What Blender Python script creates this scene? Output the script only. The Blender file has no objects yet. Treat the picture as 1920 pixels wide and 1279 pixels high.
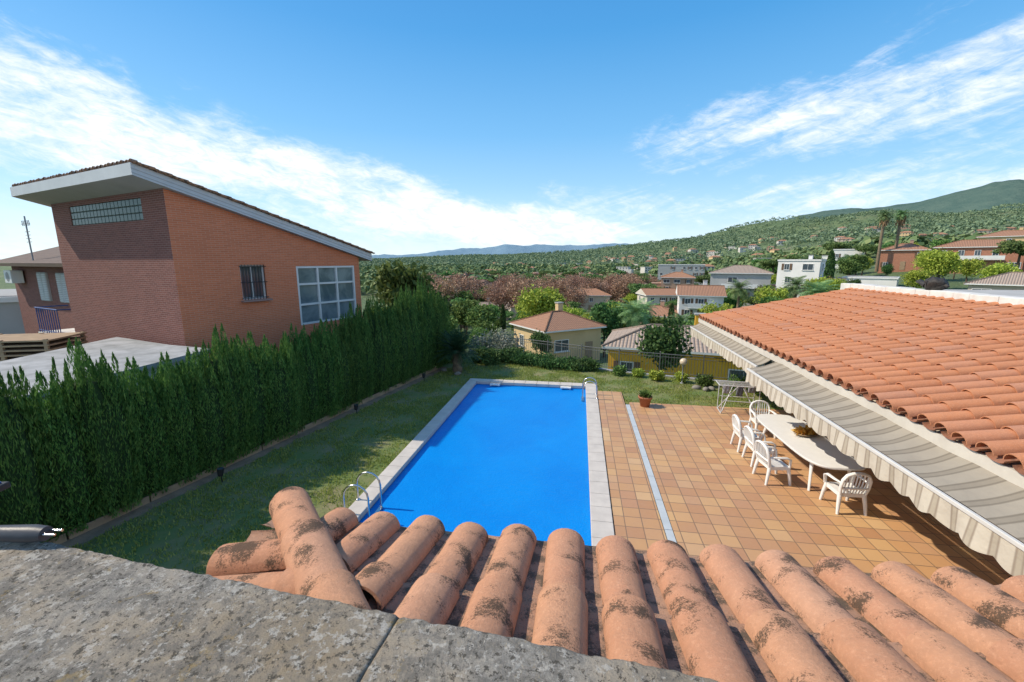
import bpy, math, random
import numpy as np
from mathutils import Vector, Matrix, noise
random.seed(7); rng=np.random.default_rng(7)
S=bpy.context.scene; COL=S.collection
R=math.radians
LG=2.2
# ------------------------------------------------------------------ helpers
class MB:
    def __init__(s): s.v=[];s.f=[];s.m=[];s.sm=[];s.uv=[]
    def add(s,vs,fs,m=0,smooth=False,uvs=None):
        o=len(s.v); s.v+= [tuple(p) for p in vs]
        for i,f in enumerate(fs):
            s.f.append([o+k for k in f]); s.m.append(m); s.sm.append(smooth)
            s.uv.append([uvs[k] for k in f] if uvs else None)
    def box(s,c,sz,rz=0,m=0):
        cx,cy,cz=c; x,y,z=[q/2 for q in sz]; C,Sn=math.cos(rz),math.sin(rz)
        vs=[]
        for a,b,d in [(-x,-y,-z),(x,-y,-z),(x,y,-z),(-x,y,-z),(-x,-y,z),(x,-y,z),(x,y,z),(-x,y,z)]:
            vs.append((cx+a*C-b*Sn,cy+a*Sn+b*C,cz+d))
        s.add(vs,[(0,3,2,1),(4,5,6,7),(0,1,5,4),(1,2,6,5),(2,3,7,6),(3,0,4,7)],m)
    def tube(s,path,r,n=8,m=0,flat=1.0):
        P=[Vector(p) for p in path]; k=len(P); rr=r if isinstance(r,(list,tuple)) else [r]*k
        vs=[];fs=[]; prev=None
        for i,p in enumerate(P):
            d=(P[min(i+1,k-1)]-P[max(i-1,0)]).normalized()
            if prev is None:
                ref=Vector((0,0,1)) if abs(d.z)<.9 else Vector((1,0,0))
                a=d.cross(ref).normalized()
            else: a=(prev-d*prev.dot(d)).normalized()
            prev=a; b=d.cross(a)
            for j in range(n):
                t=2*math.pi*j/n
                vs.append(p+a*math.cos(t)*rr[i]+b*math.sin(t)*rr[i]*flat)
        for i in range(k-1):
            for j in range(n):
                j2=(j+1)%n
                fs.append((i*n+j,i*n+j2,(i+1)*n+j2,(i+1)*n+j))
        s.add(vs,fs,m,True)
        s.add(vs[:n],[tuple(range(n))[::-1]],m); s.add(vs[-n:],[tuple(range(n))],m)
    def rev(s,prof,c=(0,0,0),n=20,m=0,smooth=True):
        vs=[];fs=[]
        for r,z in prof:
            for j in range(n):
                t=2*math.pi*j/n; vs.append((c[0]+r*math.cos(t),c[1]+r*math.sin(t),c[2]+z))
        for i in range(len(prof)-1):
            for j in range(n):
                j2=(j+1)%n; fs.append((i*n+j,i*n+j2,(i+1)*n+j2,(i+1)*n+j))
        s.add(vs,fs,m,smooth)
    def obj(s,name,mats,parent=None,loc=(0,0,0),rz=0,bevel=0):
        me=bpy.data.meshes.new(name); me.from_pydata(s.v,[],s.f)
        if not isinstance(mats,(list,tuple)): mats=[mats]
        for q in mats: me.materials.append(q)
        me.polygons.foreach_set('material_index',s.m)
        me.polygons.foreach_set('use_smooth',s.sm)
        if any(u is not None for u in s.uv):
            ul=me.uv_layers.new(name='UVMap'); k=0
            for f,u in zip(s.f,s.uv):
                for i in range(len(f)):
                    if u: ul.data[k].uv=u[i]
                    k+=1
        me.update()
        return mkobj(name,me,parent,loc,rz,bevel)
def mkobj(name,me,parent=None,loc=(0,0,0),rz=0,bevel=0):
    o=bpy.data.objects.new(name,me); COL.objects.link(o); o.location=loc; o.rotation_euler=(0,0,rz)
    if parent: o.parent=parent
    if bevel:
        b=o.modifiers.new('Bevel','BEVEL'); b.width=bevel; b.segments=2; b.limit_method='ANGLE'
    return o
def tag(o,label,cat,group=None,kind=None):
    o['label']=label; o['category']=cat
    if group: o['group']=group
    if kind: o['kind']=kind
    return o
def root(name,label,cat,loc,rz=0,group=None):
    o=bpy.data.objects.new(name,None); o.empty_display_size=.2; COL.objects.link(o); o.location=loc; o.rotation_euler=(0,0,rz)
    return tag(o,label,cat,group)
def copy_thing(r,loc,rz=0,sc=None,label=None):
    n=r.copy(); COL.objects.link(n); n.location=loc; n.rotation_euler=(0,0,rz)
    if sc is not None: n.scale=sc if isinstance(sc,tuple) else (sc,sc,sc)
    if label: n['label']=label
    def rec(a,b):
        for c in list(a.children):
            d=c.copy(); COL.objects.link(d); d.parent=b; rec(c,d)
    rec(r,n); return n
def npmesh(name,V,F,mat,smooth=False):
    me=bpy.data.meshes.new(name); V=np.asarray(V,dtype=np.float32); F=np.asarray(F,dtype=np.int32)
    k=F.shape[1]
    me.vertices.add(len(V)); me.vertices.foreach_set('co',V.ravel())
    me.loops.add(F.size); me.loops.foreach_set('vertex_index',F.ravel())
    me.polygons.add(len(F)); me.polygons.foreach_set('loop_start',np.arange(0,F.size,k,dtype=np.int32))
    me.materials.append(mat)
    if smooth: me.polygons.foreach_set('use_smooth',[True]*len(F))
    me.update(calc_edges=True); return me
# ------------------------------------------------------------------ materials
def base_mat(name):
    m=bpy.data.materials.new(name); m.use_nodes=True; nt=m.node_tree; nt.nodes.clear()
    out=nt.nodes.new('ShaderNodeOutputMaterial'); p=nt.nodes.new('ShaderNodeBsdfPrincipled')
    nt.links.new(p.outputs[0],out.inputs[0]); return m,nt,p,out
def N(nt,t,**k):
    n=nt.nodes.new(t)
    for a,b in k.items():
        if a.startswith('i_'): n.inputs[a[2:].replace('_',' ')].default_value=b
        else: setattr(n,a,b)
    return n
def ramp(nt,fac,stops,interp='LINEAR'):
    r=nt.nodes.new('ShaderNodeValToRGB'); r.color_ramp.interpolation=interp
    e=r.color_ramp.elements
    while len(e)<len(stops): e.new(.5)
    for q,(p,c) in zip(e,stops): q.position=p; q.color=(*c,1) if len(c)==3 else c
    nt.links.new(fac,r.inputs[0]); return r.outputs[0]
def mth(nt,op,a,b=None,c=None):
    n=nt.nodes.new('ShaderNodeMath'); n.operation=op
    for i,q in enumerate((a,b,c)):
        if q is None: continue
        if isinstance(q,(int,float)): n.inputs[i].default_value=q
        else: nt.links.new(q,n.inputs[i])
    return n.outputs[0]
def mixc(nt,fac,a,b,mode='MIX'):
    n=nt.nodes.new('ShaderNodeMix'); n.data_type='RGBA'; n.blend_type=mode
    for i,q in ((0,fac),(6,a),(7,b)):
        if isinstance(q,(int,float)): n.inputs[i].default_value=q
        elif isinstance(q,tuple): n.inputs[i].default_value=(*q,1) if len(q)==3 else q
        else: nt.links.new(q,n.inputs[i])
    return n.outputs[2]
def noise_t(nt,vec,scale,detail=6,rough=.6,dist=0):
    n=N(nt,'ShaderNodeTexNoise'); n.inputs['Scale'].default_value=scale; n.inputs['Detail'].default_value=detail
    n.inputs['Roughness'].default_value=rough; n.inputs['Distortion'].default_value=dist
    if vec is not None: nt.links.new(vec,n.inputs['Vector'])
    return n.outputs[0]
def bump(nt,p,h,strength=.3,dist=.02):
    b=N(nt,'ShaderNodeBump'); b.inputs['Strength'].default_value=strength; b.inputs['Distance'].default_value=dist
    nt.links.new(h,b.inputs['Height']); nt.links.new(b.outputs[0],p.inputs['Normal'])
def M(name,c1,c2=None,scale=4,rough=.8,bmp=.15,bs=40,bd=.01,metal=0,spec=.3,world=False):
    m,nt,p,_=base_mat(name); c2=c2 or tuple(q*.8 for q in c1)
    if world: vec=N(nt,'ShaderNodeNewGeometry').outputs['Position']
    else: vec=N(nt,'ShaderNodeTexCoord').outputs['Object']
    f=noise_t(nt,vec,scale); nt.links.new(ramp(nt,f,[(.3,c1),(.7,c2)]),p.inputs['Base Color'])
    p.inputs['Roughness'].default_value=rough; p.inputs['Metallic'].default_value=metal; p.inputs['Specular IOR Level'].default_value=spec
    if bmp: bump(nt,p,noise_t(nt,vec,bs),bmp,bd)
    return m
def leafmat(name,dark,mid,light,scale=.8,trans=.25,objrand=.25,gain=1.0):
    m,nt,p,out=base_mat(name); g=N(nt,'ShaderNodeNewGeometry'); tc=N(nt,'ShaderNodeTexCoord')
    f=noise_t(nt,tc.outputs['Object'],scale,3); isl=g.outputs['Random Per Island']
    k=mth(nt,'ADD',mth(nt,'MULTIPLY',f,.65),mth(nt,'MULTIPLY',isl,.35))
    col=ramp(nt,k,[(.25,dark),(.5,mid),(.75,light)])
    oi=N(nt,'ShaderNodeObjectInfo'); hs=N(nt,'ShaderNodeHueSaturation')
    G=LG*gain
    nt.links.new(mth(nt,'ADD',.5-objrand*.1,mth(nt,'MULTIPLY',oi.outputs['Random'],objrand*.2)),hs.inputs['Hue'])
    nt.links.new(mth(nt,'ADD',G*(1-objrand),mth(nt,'MULTIPLY',oi.outputs['Random'],objrand*2*G)),hs.inputs['Value'])
    nt.links.new(col,hs.inputs['Color']); col=hs.outputs[0]
    nt.links.new(col,p.inputs['Base Color']); p.inputs['Roughness'].default_value=.65; p.inputs['Specular IOR Level'].default_value=.2
    t=N(nt,'ShaderNodeBsdfTranslucent'); nt.links.new(col,t.inputs[0]); mx=N(nt,'ShaderNodeMixShader'); mx.inputs[0].default_value=trans
    nt.links.new(p.outputs[0],mx.inputs[1]); nt.links.new(t.outputs[0],mx.inputs[2]); nt.links.new(mx.outputs[0],out.inputs[0])
    return m
def tilemat(name,stops,lichen=None,lscale=9,dark=(.03,.026,.02),specks=.3,dirt=(.36,.22,.15),patch=.85):
    m,nt,p,_=base_mat(name); g=N(nt,'ShaderNodeNewGeometry')
    vec=g.outputs['Position']
    k=mth(nt,'ADD',mth(nt,'MULTIPLY',g.outputs['Random Per Island'],.7),mth(nt,'MULTIPLY',noise_t(nt,vec,6),.3))
    col=ramp(nt,k,stops)
    col=mixc(nt,mth(nt,'MULTIPLY',ramp(nt,noise_t(nt,vec,16,8,.75),[(.35,(0,0,0)),(.7,(1,1,1))]),.55),col,dirt)
    col=mixc(nt,mth(nt,'MULTIPLY',ramp(nt,noise_t(nt,vec,70,6,.8),[(.5,(0,0,0)),(.75,(1,1,1))]),.45),col,tuple(min(1,q*1.35) for q in stops[-1][1]))
    if lichen is not None:
        big=noise_t(nt,vec,lscale,3,.5,.2); fine=noise_t(nt,vec,130,6,.85)
        a=mth(nt,'ADD',big,mth(nt,'MULTIPLY',mth(nt,'SUBTRACT',fine,.5),.9))
        rr=ramp(nt,a,[(lichen,(0,0,0)),(lichen+.09,(1,1,1))])
        col=mixc(nt,mth(nt,'MULTIPLY',rr,patch),col,dark)
        sp=ramp(nt,noise_t(nt,vec,190,3,.7),[(.64,(0,0,0)),(.70,(1,1,1))])
        col=mixc(nt,mth(nt,'MULTIPLY',sp,specks),col,(.5,.45,.36))
    nt.links.new(col,p.inputs['Base Color']); p.inputs['Roughness'].default_value=.85; p.inputs['Specular IOR Level'].default_value=.15
    bump(nt,p,mth(nt,'ADD',noise_t(nt,vec,90,6,.8),mth(nt,'MULTIPLY',noise_t(nt,vec,14,4,.6),.8)),.8,.008)
    return m
def brickmat(name,c1,c2,mortar,bw=.24,bh=.062,ms=.006):
    m,nt,p,_=base_mat(name); tc=N(nt,'ShaderNodeTexCoord'); uv=tc.outputs['UV']
    b=N(nt,'ShaderNodeTexBrick'); b.inputs['Scale'].default_value=1; b.inputs['Brick Width'].default_value=bw; b.inputs['Row Height'].default_value=bh
    b.inputs['Mortar Size'].default_value=ms; b.inputs['Color1'].default_value=(*c1,1); b.inputs['Color2'].default_value=(*c2,1); b.inputs['Mortar'].default_value=(*mortar,1)
    b.inputs['Bias'].default_value=0; nt.links.new(uv,b.inputs['Vector'])
    col=mixc(nt,mth(nt,'MULTIPLY',ramp(nt,noise_t(nt,uv,.9,6,.7),[(.3,(0,0,0)),(.7,(1,1,1))]),.3),b.outputs['Color'],tuple(q*.75 for q in c1))
    nt.links.new(col,p.inputs['Base Color']); p.inputs['Roughness'].default_value=.85; p.inputs['Specular IOR Level'].default_value=.15
    bump(nt,p,mth(nt,'SUBTRACT',1,b.outputs['Fac']),.6,.012); return m
def roofmat(name,c1,c2,period=.26):
    m,nt,p,_=base_mat(name); tc=N(nt,'ShaderNodeTexCoord'); sp=N(nt,'ShaderNodeSeparateXYZ'); nt.links.new(tc.outputs['UV'],sp.inputs[0])
    w=mth(nt,'ABSOLUTE',mth(nt,'SINE',mth(nt,'MULTIPLY',sp.outputs[0],math.pi/period)))
    fr=mth(nt,'FRACT',mth(nt,'DIVIDE',sp.outputs[1],.42))
    col=ramp(nt,noise_t(nt,tc.outputs['UV'],2.2,8,.75),[(.3,c1),(.7,c2)])
    col=mixc(nt,ramp(nt,w,[(0,(1,1,1)),(.55,(0,0,0))]),col,tuple(q*.3 for q in c1))
    col=mixc(nt,ramp(nt,fr,[(0,(.6,.6,.6)),(.14,(0,0,0))]),col,tuple(q*.35 for q in c1))
    nt.links.new(col,p.inputs['Base Color']); p.inputs['Roughness'].default_value=.85
    bump(nt,p,mth(nt,'ADD',w,mth(nt,'MULTIPLY',fr,-.3)),.8,.07); return m
def glassmat(name,c=(.05,.07,.09),ro=.08,sp=.8):
    m,nt,p,_=base_mat(name); p.inputs['Base Color'].default_value=(*c,1); p.inputs['Roughness'].default_value=ro; p.inputs['Specular IOR Level'].default_value=sp
    return m

m_white=M('white_paint',(.74,.74,.72),(.66,.66,.64),2,.5,.05)
m_plastic=M('white_plastic',(.80,.80,.78),(.75,.75,.73),6,.4,.03,spec=.4)
m_fascia=M('fascia_paint',(.62,.64,.66),(.54,.56,.58),1.5,.6,.08)
m_glass=glassmat('window_glass')
m_metal=M('brushed_steel',(.62,.62,.62),(.5,.5,.5),10,.22,0,metal=1)
m_grey=M('grey_metal',(.30,.31,.32),(.22,.23,.24),8,.5,.05,metal=.3)
m_iron=M('dark_iron',(.16,.165,.16),(.11,.115,.11),8,.5,.05,metal=.2)
m_black=M('black_plastic',(.02,.02,.02),(.035,.035,.035),8,.5,.05)
m_concrete=M('concrete',(.42,.41,.39),(.30,.30,.29),1.2,.9,.3,60,.01)
m_render=M('cream_render',(.62,.56,.46),(.52,.47,.38),.8,.9,.2,60)
m_bark=M('bark',(.14,.10,.07),(.08,.06,.045),5,.95,.6,14,.03)
m_palmbark=M('palm_bark',(.26,.20,.13),(.14,.105,.075),6,.95,.7,12,.04)
m_soil=M('soil',(.28,.20,.135),(.16,.12,.08),3,.95,.7,25,.03)
m_wood=M('timber',(.40,.29,.18),(.26,.18,.12),3,.8,.3,30)
m_blue=M('blue_rail_paint',(.03,.08,.25),(.03,.06,.2),3,.5,0)

# ------------------------------------------------------------------ world
SUNAZ,SUNEL=-91.5,43.5
w=bpy.data.worlds.new('World'); S.world=w; w.use_nodes=True; nt=w.node_tree; nt.nodes.clear()
out=N(nt,'ShaderNodeOutputWorld'); sky=N(nt,'ShaderNodeTexSky'); sky.sky_type='NISHITA'; sky.sun_disc=False
sky.sun_elevation=R(SUNEL); sky.sun_rotation=R(SUNAZ%360); sky.air_density=1.0; sky.dust_density=.3; sky.ozone_density=2.0
bg=N(nt,'ShaderNodeBackground'); bg.inputs[1].default_value=.15; nt.links.new(sky.outputs[0],bg.inputs[0])
cb=N(nt,'ShaderNodeBackground'); cb.inputs[1].default_value=1.2
gb=N(nt,'ShaderNodeBackground'); gb.inputs[1].default_value=1.34
tc=N(nt,'ShaderNodeTexCoord'); sp=N(nt,'ShaderNodeSeparateXYZ'); nt.links.new(tc.outputs['Generated'],sp.inputs[0])
X,Y,Z=sp.outputs
az=mth(nt,'MULTIPLY',mth(nt,'ARCTAN2',X,Y),57.2958); el=mth(nt,'MULTIPLY',mth(nt,'ARCSINE',Z),57.2958)
nt.links.new(ramp(nt,mth(nt,'DIVIDE',el,60),[(0,(.56,.75,.86)),(.10,(.36,.63,.86)),(.25,(.15,.45,.80)),(.42,(.045,.31,.69)),(.6,(.018,.22,.59)),(1,(.08,.24,.52))]),gb.inputs[0])
def sstep(x,a,b,lo=0,hi=1):
    n=N(nt,'ShaderNodeMapRange'); n.interpolation_type='SMOOTHSTEP'
    nt.links.new(x,n.inputs[0]); n.inputs[1].default_value=a; n.inputs[2].default_value=b; n.inputs[3].default_value=lo; n.inputs[4].default_value=hi
    return n.outputs[0]
def lin(x,x0,y0,k): return mth(nt,'ADD',mth(nt,'MULTIPLY',mth(nt,'SUBTRACT',x,x0),k),y0)
def nvec(kx,ky,tilt):
    c=N(nt,'ShaderNodeCombineXYZ'); nt.links.new(mth(nt,'MULTIPLY',az,kx),c.inputs[0])
    nt.links.new(mth(nt,'MULTIPLY',mth(nt,'ADD',el,mth(nt,'MULTIPLY',az,tilt)),ky),c.inputs[1]); return c.outputs[0]
wob=mth(nt,'MULTIPLY',mth(nt,'SUBTRACT',noise_t(nt,nvec(.07,.10,0),1.0,4,.55),.5),9.0)
elw=mth(nt,'ADD',el,wob)
cL=lin(az,-57,13.0,-.155); up_w=mth(nt,'MAXIMUM',lin(az,-57,7.5,-.095),1.8); dn_w=mth(nt,'MAXIMUM',lin(az,-57,7.5,-.05),3.6)
dd=mth(nt,'SUBTRACT',elw,cL)
qL=mth(nt,'MAXIMUM',mth(nt,'DIVIDE',dd,up_w),mth(nt,'DIVIDE',mth(nt,'MULTIPLY',dd,-1),dn_w))
mL=mth(nt,'MULTIPLY',sstep(qL,.1,1.3,1,0),sstep(az,-2,20,1,0))
cR=lin(az,6.7,13.0,.06); wR=mth(nt,'MAXIMUM',lin(az,6.7,2.8,.14),1.2)
qR=mth(nt,'DIVIDE',mth(nt,'ABSOLUTE',mth(nt,'SUBTRACT',elw,cR)),wR)
mR=mth(nt,'MULTIPLY',mth(nt,'MULTIPLY',sstep(qR,0,1.5,1,0),sstep(az,1,12)),.76)
mB=mth(nt,'MULTIPLY',mth(nt,'MULTIPLY',sstep(mth(nt,'ABSOLUTE',mth(nt,'SUBTRACT',elw,6.5)),0,5.5,1,0),sstep(az,-25,5)),.56)
mm=mth(nt,'MAXIMUM',mth(nt,'MAXIMUM',mL,mR),mB)
nA=noise_t(nt,nvec(.10,.24,.16),1.0,12,.60,.5); nB=noise_t(nt,nvec(.055,.36,-.26),1.0,12,.62,.8)
right=sstep(az,-4,6); nn=mth(nt,'ADD',mth(nt,'MULTIPLY',nA,mth(nt,'SUBTRACT',1,right)),mth(nt,'MULTIPLY',nB,right))
nf=noise_t(nt,nvec(.40,1.05,.14),1.0,10,.70,.6)
dens=mth(nt,'ADD',mth(nt,'ADD',mth(nt,'MULTIPLY',nn,1.25),mth(nt,'MULTIPLY',nf,.60)),mth(nt,'MULTIPLY',mm,.62))
cl=mth(nt,'MULTIPLY',sstep(dens,1.06,1.80),sstep(mm,.0,.35))
haze=sstep(el,0,10,.28,0)
cl=mth(nt,'MINIMUM',mth(nt,'ADD',cl,haze),.97)
nt.links.new(ramp(nt,nf,[(.3,(.76,.84,.94)),(.58,(1,1,1))]),cb.inputs[0])
mg=N(nt,'ShaderNodeMixShader'); mg.inputs[0].default_value=.72; nt.links.new(bg.outputs[0],mg.inputs[1]); nt.links.new(gb.outputs[0],mg.inputs[2])
mx=N(nt,'ShaderNodeMixShader'); nt.links.new(cl,mx.inputs[0]); nt.links.new(mg.outputs[0],mx.inputs[1]); nt.links.new(cb.outputs[0],mx.inputs[2]); nt.links.new(mx.outputs[0],out.inputs[0])
sd=bpy.data.lights.new('sun','SUN'); sd.energy=5.0; sd.angle=R(.6); sd.color=(1,.885,.72); so=bpy.data.objects.new('sun',sd); COL.objects.link(so)
ts=Vector((math.sin(R(SUNAZ))*math.cos(R(SUNEL)),math.cos(R(SUNAZ))*math.cos(R(SUNEL)),math.sin(R(SUNEL))))
so.rotation_euler=(-ts).to_track_quat('-Z','Y').to_euler(); so.location=ts*60
S.view_settings.view_transform='Standard'; S.view_settings.look='None'; S.view_settings.exposure=0
cd=bpy.data.cameras.new('camera'); cd.lens=15; cd.sensor_width=36; cd.clip_start=.05; cd.clip_end=12000
co=bpy.data.objects.new('camera',cd); COL.objects.link(co); co.location=(0,0,5); co.rotation_euler=(R(90-10.62),0,R(9)); S.camera=co

# ------------------------------------------------------------------ terrain
def interp(x,pts):
    return float(np.interp(x,[p[0] for p in pts],[p[1] for p in pts]))
BASE=[(0,-.6),(20,-.6),(24,-2.2),(32,-4.2),(50,-6.4),(80,-8.6),(120,-10),(200,-10.5),(300,-9.5)]
RAD=[(60,0),(90,6),(120,11),(200,16),(300,19)]
RID=[(-180,0),(-60,0),(-26,.1),(-10,.7),(0,1.0),(4.7,1.5),(10,2.2),(15.8,3.1),(20,3.9),(24,4.5),(30,5.0),(35,4.6),(45,4.0),(60,3),(120,0),(180,0)]
def HT(x,y):
    r=math.hypot(x,y); a=math.degrees(math.atan2(x,y))
    rr=min(r,20+max(0,y-20.5)*1.08+max(0,r-45)) if y<60 else r
    b=interp(rr,BASE); t=min(1,max(0,(a-10)/24)); rf=t*t*(3-2*t)
    if a>70: rf*=max(0,1-(a-70)/40)
    h=b+rf*interp(r,RAD)
    if r>300:
        top=5+1400*math.tan(R(interp(a,RID)))
        t=min(1,(r-300)/1100); s=t**1.5
        if r>1400: 
            k=min(1,(r-1400)/1200); top=top*(1-k)+(-20)*k
        h=h*(1-s)+top*s
        nz=noise.fractal(Vector((x*.004,y*.004,0)),.9,2,5)*20*min(1,(r-300)/500)
        h+=nz*min(1,max(.25,interp(a,RID)/3))
    elif r>45: h+=noise.fractal(Vector((x*.03,y*.03,3)),.9,2,3)*.9*min(1,(r-45)/60)
    return h
rings=[0,6,12,17,20,22,24,27]+list(np.geomspace(30,7000,110)); na=300
V=[(0,0,-.6)];F=[]
for r in rings[1:]:
    for j in range(na):
        t=2*math.pi*j/na; x,y=r*math.sin(t),r*math.cos(t); V.append((x,y,HT(x,y)))
for j in range(na): F.append((0,1+(j+1)%na,1+j))
for i in range(len(rings)-2):
    for j in range(na):
        j2=(j+1)%na; F.append((1+i*na+j,1+i*na+j2,1+(i+1)*na+j2,1+(i+1)*na+j))
mb=MB(); mb.add(V,F,0,True)
m_terr,nt,p,_=base_mat('terrain_ground'); pos=N(nt,'ShaderNodeNewGeometry').outputs['Position']
c=ramp(nt,noise_t(nt,pos,.014,8,.65),[(.35,(.10,.155,.06)),(.52,(.14,.19,.08)),(.66,(.25,.235,.14))])
c2=mixc(nt,ramp(nt,noise_t(nt,pos,.12,6,.7),[(.4,(0,0,0)),(.6,(1,1,1))]),c,(.095,.145,.06)); nt.links.new(c2,p.inputs['Base Color']); p.inputs['Roughness'].default_value=.95
bump(nt,p,noise_t(nt,pos,.15,8,.7),.8,3)
tag(mb.obj('terrain',m_terr),'green wooded valley and hillside around the houses','terrain',kind='structure')
def hills(name,label,r0,prof,a0,a1,col1,col2,nz,dep):
    n=320;k=14;V=[];F=[]
    for i in range(k):
        for j in range(n):
            a=a0+(a1-a0)*j/(n-1); t=i/(k-1); r=r0*(1-dep+dep*1.6*t); x,y=r*math.sin(R(a)),r*math.cos(R(a))
            q=min(1,t/.62); q=q*q*(3-2*q) if t<.62 else 1-(t-.62)*.8
            e=5+r0*math.tan(R(interp(a,prof))); f=noise.fractal(Vector((x*.0022,y*.0022,9)),.9,2,6)*nz
            V.append((x,y,-30+(e+30)*q+f*q))
    for i in range(k-1):
        for j in range(n-1): F.append((i*n+j,i*n+j+1,(i+1)*n+j+1,(i+1)*n+j))
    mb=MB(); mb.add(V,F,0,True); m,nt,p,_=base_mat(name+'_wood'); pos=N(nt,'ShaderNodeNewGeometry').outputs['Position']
    nt.links.new(ramp(nt,noise_t(nt,pos,.012,10,.75),[(.35,col1),(.65,col2)]),p.inputs['Base Color']); p.inputs['Roughness'].default_value=1; p.inputs['Specular IOR Level'].default_value=0  # aerial haze is put into the hill colours as a bluish tint
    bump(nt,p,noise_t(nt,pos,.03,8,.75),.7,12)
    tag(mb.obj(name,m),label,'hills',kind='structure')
hills('mountain','dark green wooded mountain above the hillside',2600,[(10,1),(16,2.6),(20,4.0),(24,4.9),(27,5.3),(30,5.3),(32.6,5.6),(35,6.1),(38,6.7),(39.5,6.6),(41,6.2),(46,5),(60,4)],8,70,(.07,.125,.11),(.115,.17,.14),22,.35)
hills('distant_hills','distant ridge of low hills on the horizon, tinted blue for haze',5200,[(-60,.1),(-30,.35),(-26,.6),(-21.4,.9),(-16,1.5),(-12,1.75),(-9.7,2.15),(-7,1.9),(-4,2.15),(-.7,1.95),(4.7,2.1),(10,1.9),(20,1.7)],-60,22,(.15,.25,.33),(.20,.30,.38),30,.3)

# ------------------------------------------------------------------ foliage protos
def quads(P,size,asp,up=0,outc=None,seed=0,jit=1.0):
    g=np.random.default_rng(seed); n=len(P)
    t=g.normal(size=(n,3))*jit
    if up: t[:,2]=np.abs(t[:,2])+up
    if outc is not None:
        o=P-outc; o/=np.linalg.norm(o,axis=1)[:,None]+1e-6; t+=o*.8
    t/=np.linalg.norm(t,axis=1)[:,None]
    u=g.normal(size=(n,3)); b=np.cross(t,u); b/=np.linalg.norm(b,axis=1)[:,None]+1e-9
    s=(size*(.6+.8*g.random(n)))[:,None]
    V=np.stack([P-t*s-b*s*asp*.4,P-t*s*.2+b*s*asp,P+t*s,P-t*s*.2-b*s*asp],1).reshape(-1,3)
    F=np.arange(4*n).reshape(n,4); return V,F
def clumppts(cl,nper,seed,shell=.55):
    g=np.random.default_rng(seed); out=[]
    for (x,y,z,rx,ry,rz) in cl:
        d=g.normal(size=(nper,3)); d/=np.linalg.norm(d,axis=1)[:,None]
        rad=shell+(1-shell)*g.random(nper)**.6; rad*=1+.18*g.normal(size=nper)
        out.append(np.array([x,y,z])+d*rad[:,None]*np.array([rx,ry,rz]))
    return np.concatenate(out)
m_lg=leafmat('leaves_green',(.022,.048,.014),(.058,.10,.024),(.12,.17,.048),objrand=.32)
m_lp=leafmat('leaves_pine',(.026,.052,.018),(.06,.105,.032),(.12,.17,.055),objrand=.3)
m_ly=leafmat('leaves_yellowgreen',(.08,.11,.015),(.17,.21,.03),(.28,.30,.06),objrand=.1,gain=.92)
m_lb=leafmat('leaves_autumn',(.10,.055,.036),(.18,.105,.07),(.28,.18,.13),trans=.15,objrand=.2,gain=.85)
m_ld=leafmat('leaves_dark',(.012,.026,.009),(.030,.058,.017),(.07,.11,.032))
m_lpalm=leafmat('palm_leaves',(.03,.06,.022),(.07,.115,.045),(.14,.18,.08),1.5)
m_lcyc=leafmat('cycad_leaves',(.007,.018,.008),(.016,.038,.015),(.04,.07,.028),1.5,objrand=.1)
m_lh=leafmat('hedge_leaves',(.014,.040,.010),(.038,.082,.019),(.088,.14,.034),3.5,.35,.10,1.2)
m_lsil=leafmat('silver_leaves',(.10,.13,.09),(.22,.25,.19),(.40,.41,.35),2,gain=.65)
def tree_proto(name,label,cat,group,leaf,h,cr,cz,flat,ncl,nper,lsize,seed,trunkr=.18,spread=.62,clr=.42,bark=None):
    g=random.Random(seed); r=root(name,label,cat,(0,0,-500),group=group)
    mb=MB(); fork=cz-cr*flat*.55
    bend=[g.uniform(-.3,.3) for _ in range(4)]
    mb.tube([(0,0,-1.5),(bend[0]*.3,bend[1]*.3,fork*.5),(bend[0],bend[1],fork)],[trunkr*1.25,trunkr,trunkr*.75],8)
    cl=[]
    for i in range(ncl):
        th=i*2.399+g.uniform(-.3,.3); q=math.sqrt((i+.5)/ncl); z=g.uniform(-.75,.95)*math.sqrt(max(.05,1-(q*spread)**2))
        x,y=math.cos(th)*q*cr*spread,math.sin(th)*q*cr*spread; zz=cz+z*cr*flat*.65
        s=cr*clr*g.uniform(.75,1.25); cl.append((x,y,zz,s,s,s*max(.5,flat)*g.uniform(.7,1)))
        if i%2==0: mb.tube([(bend[0],bend[1],fork),(x*.5+bend[0]*.5,y*.5,(fork+zz)*.5),(x*.9,y*.9,zz)],[trunkr*.5,trunkr*.3,trunkr*.1],5)
    mb.obj('trunk',bark or m_bark,r)
    P=clumppts(cl,nper,seed); V,F=quads(P,lsize,.55,seed=seed)
    mkobj('crown',npmesh('crown',V,F,leaf),r); return r
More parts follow.
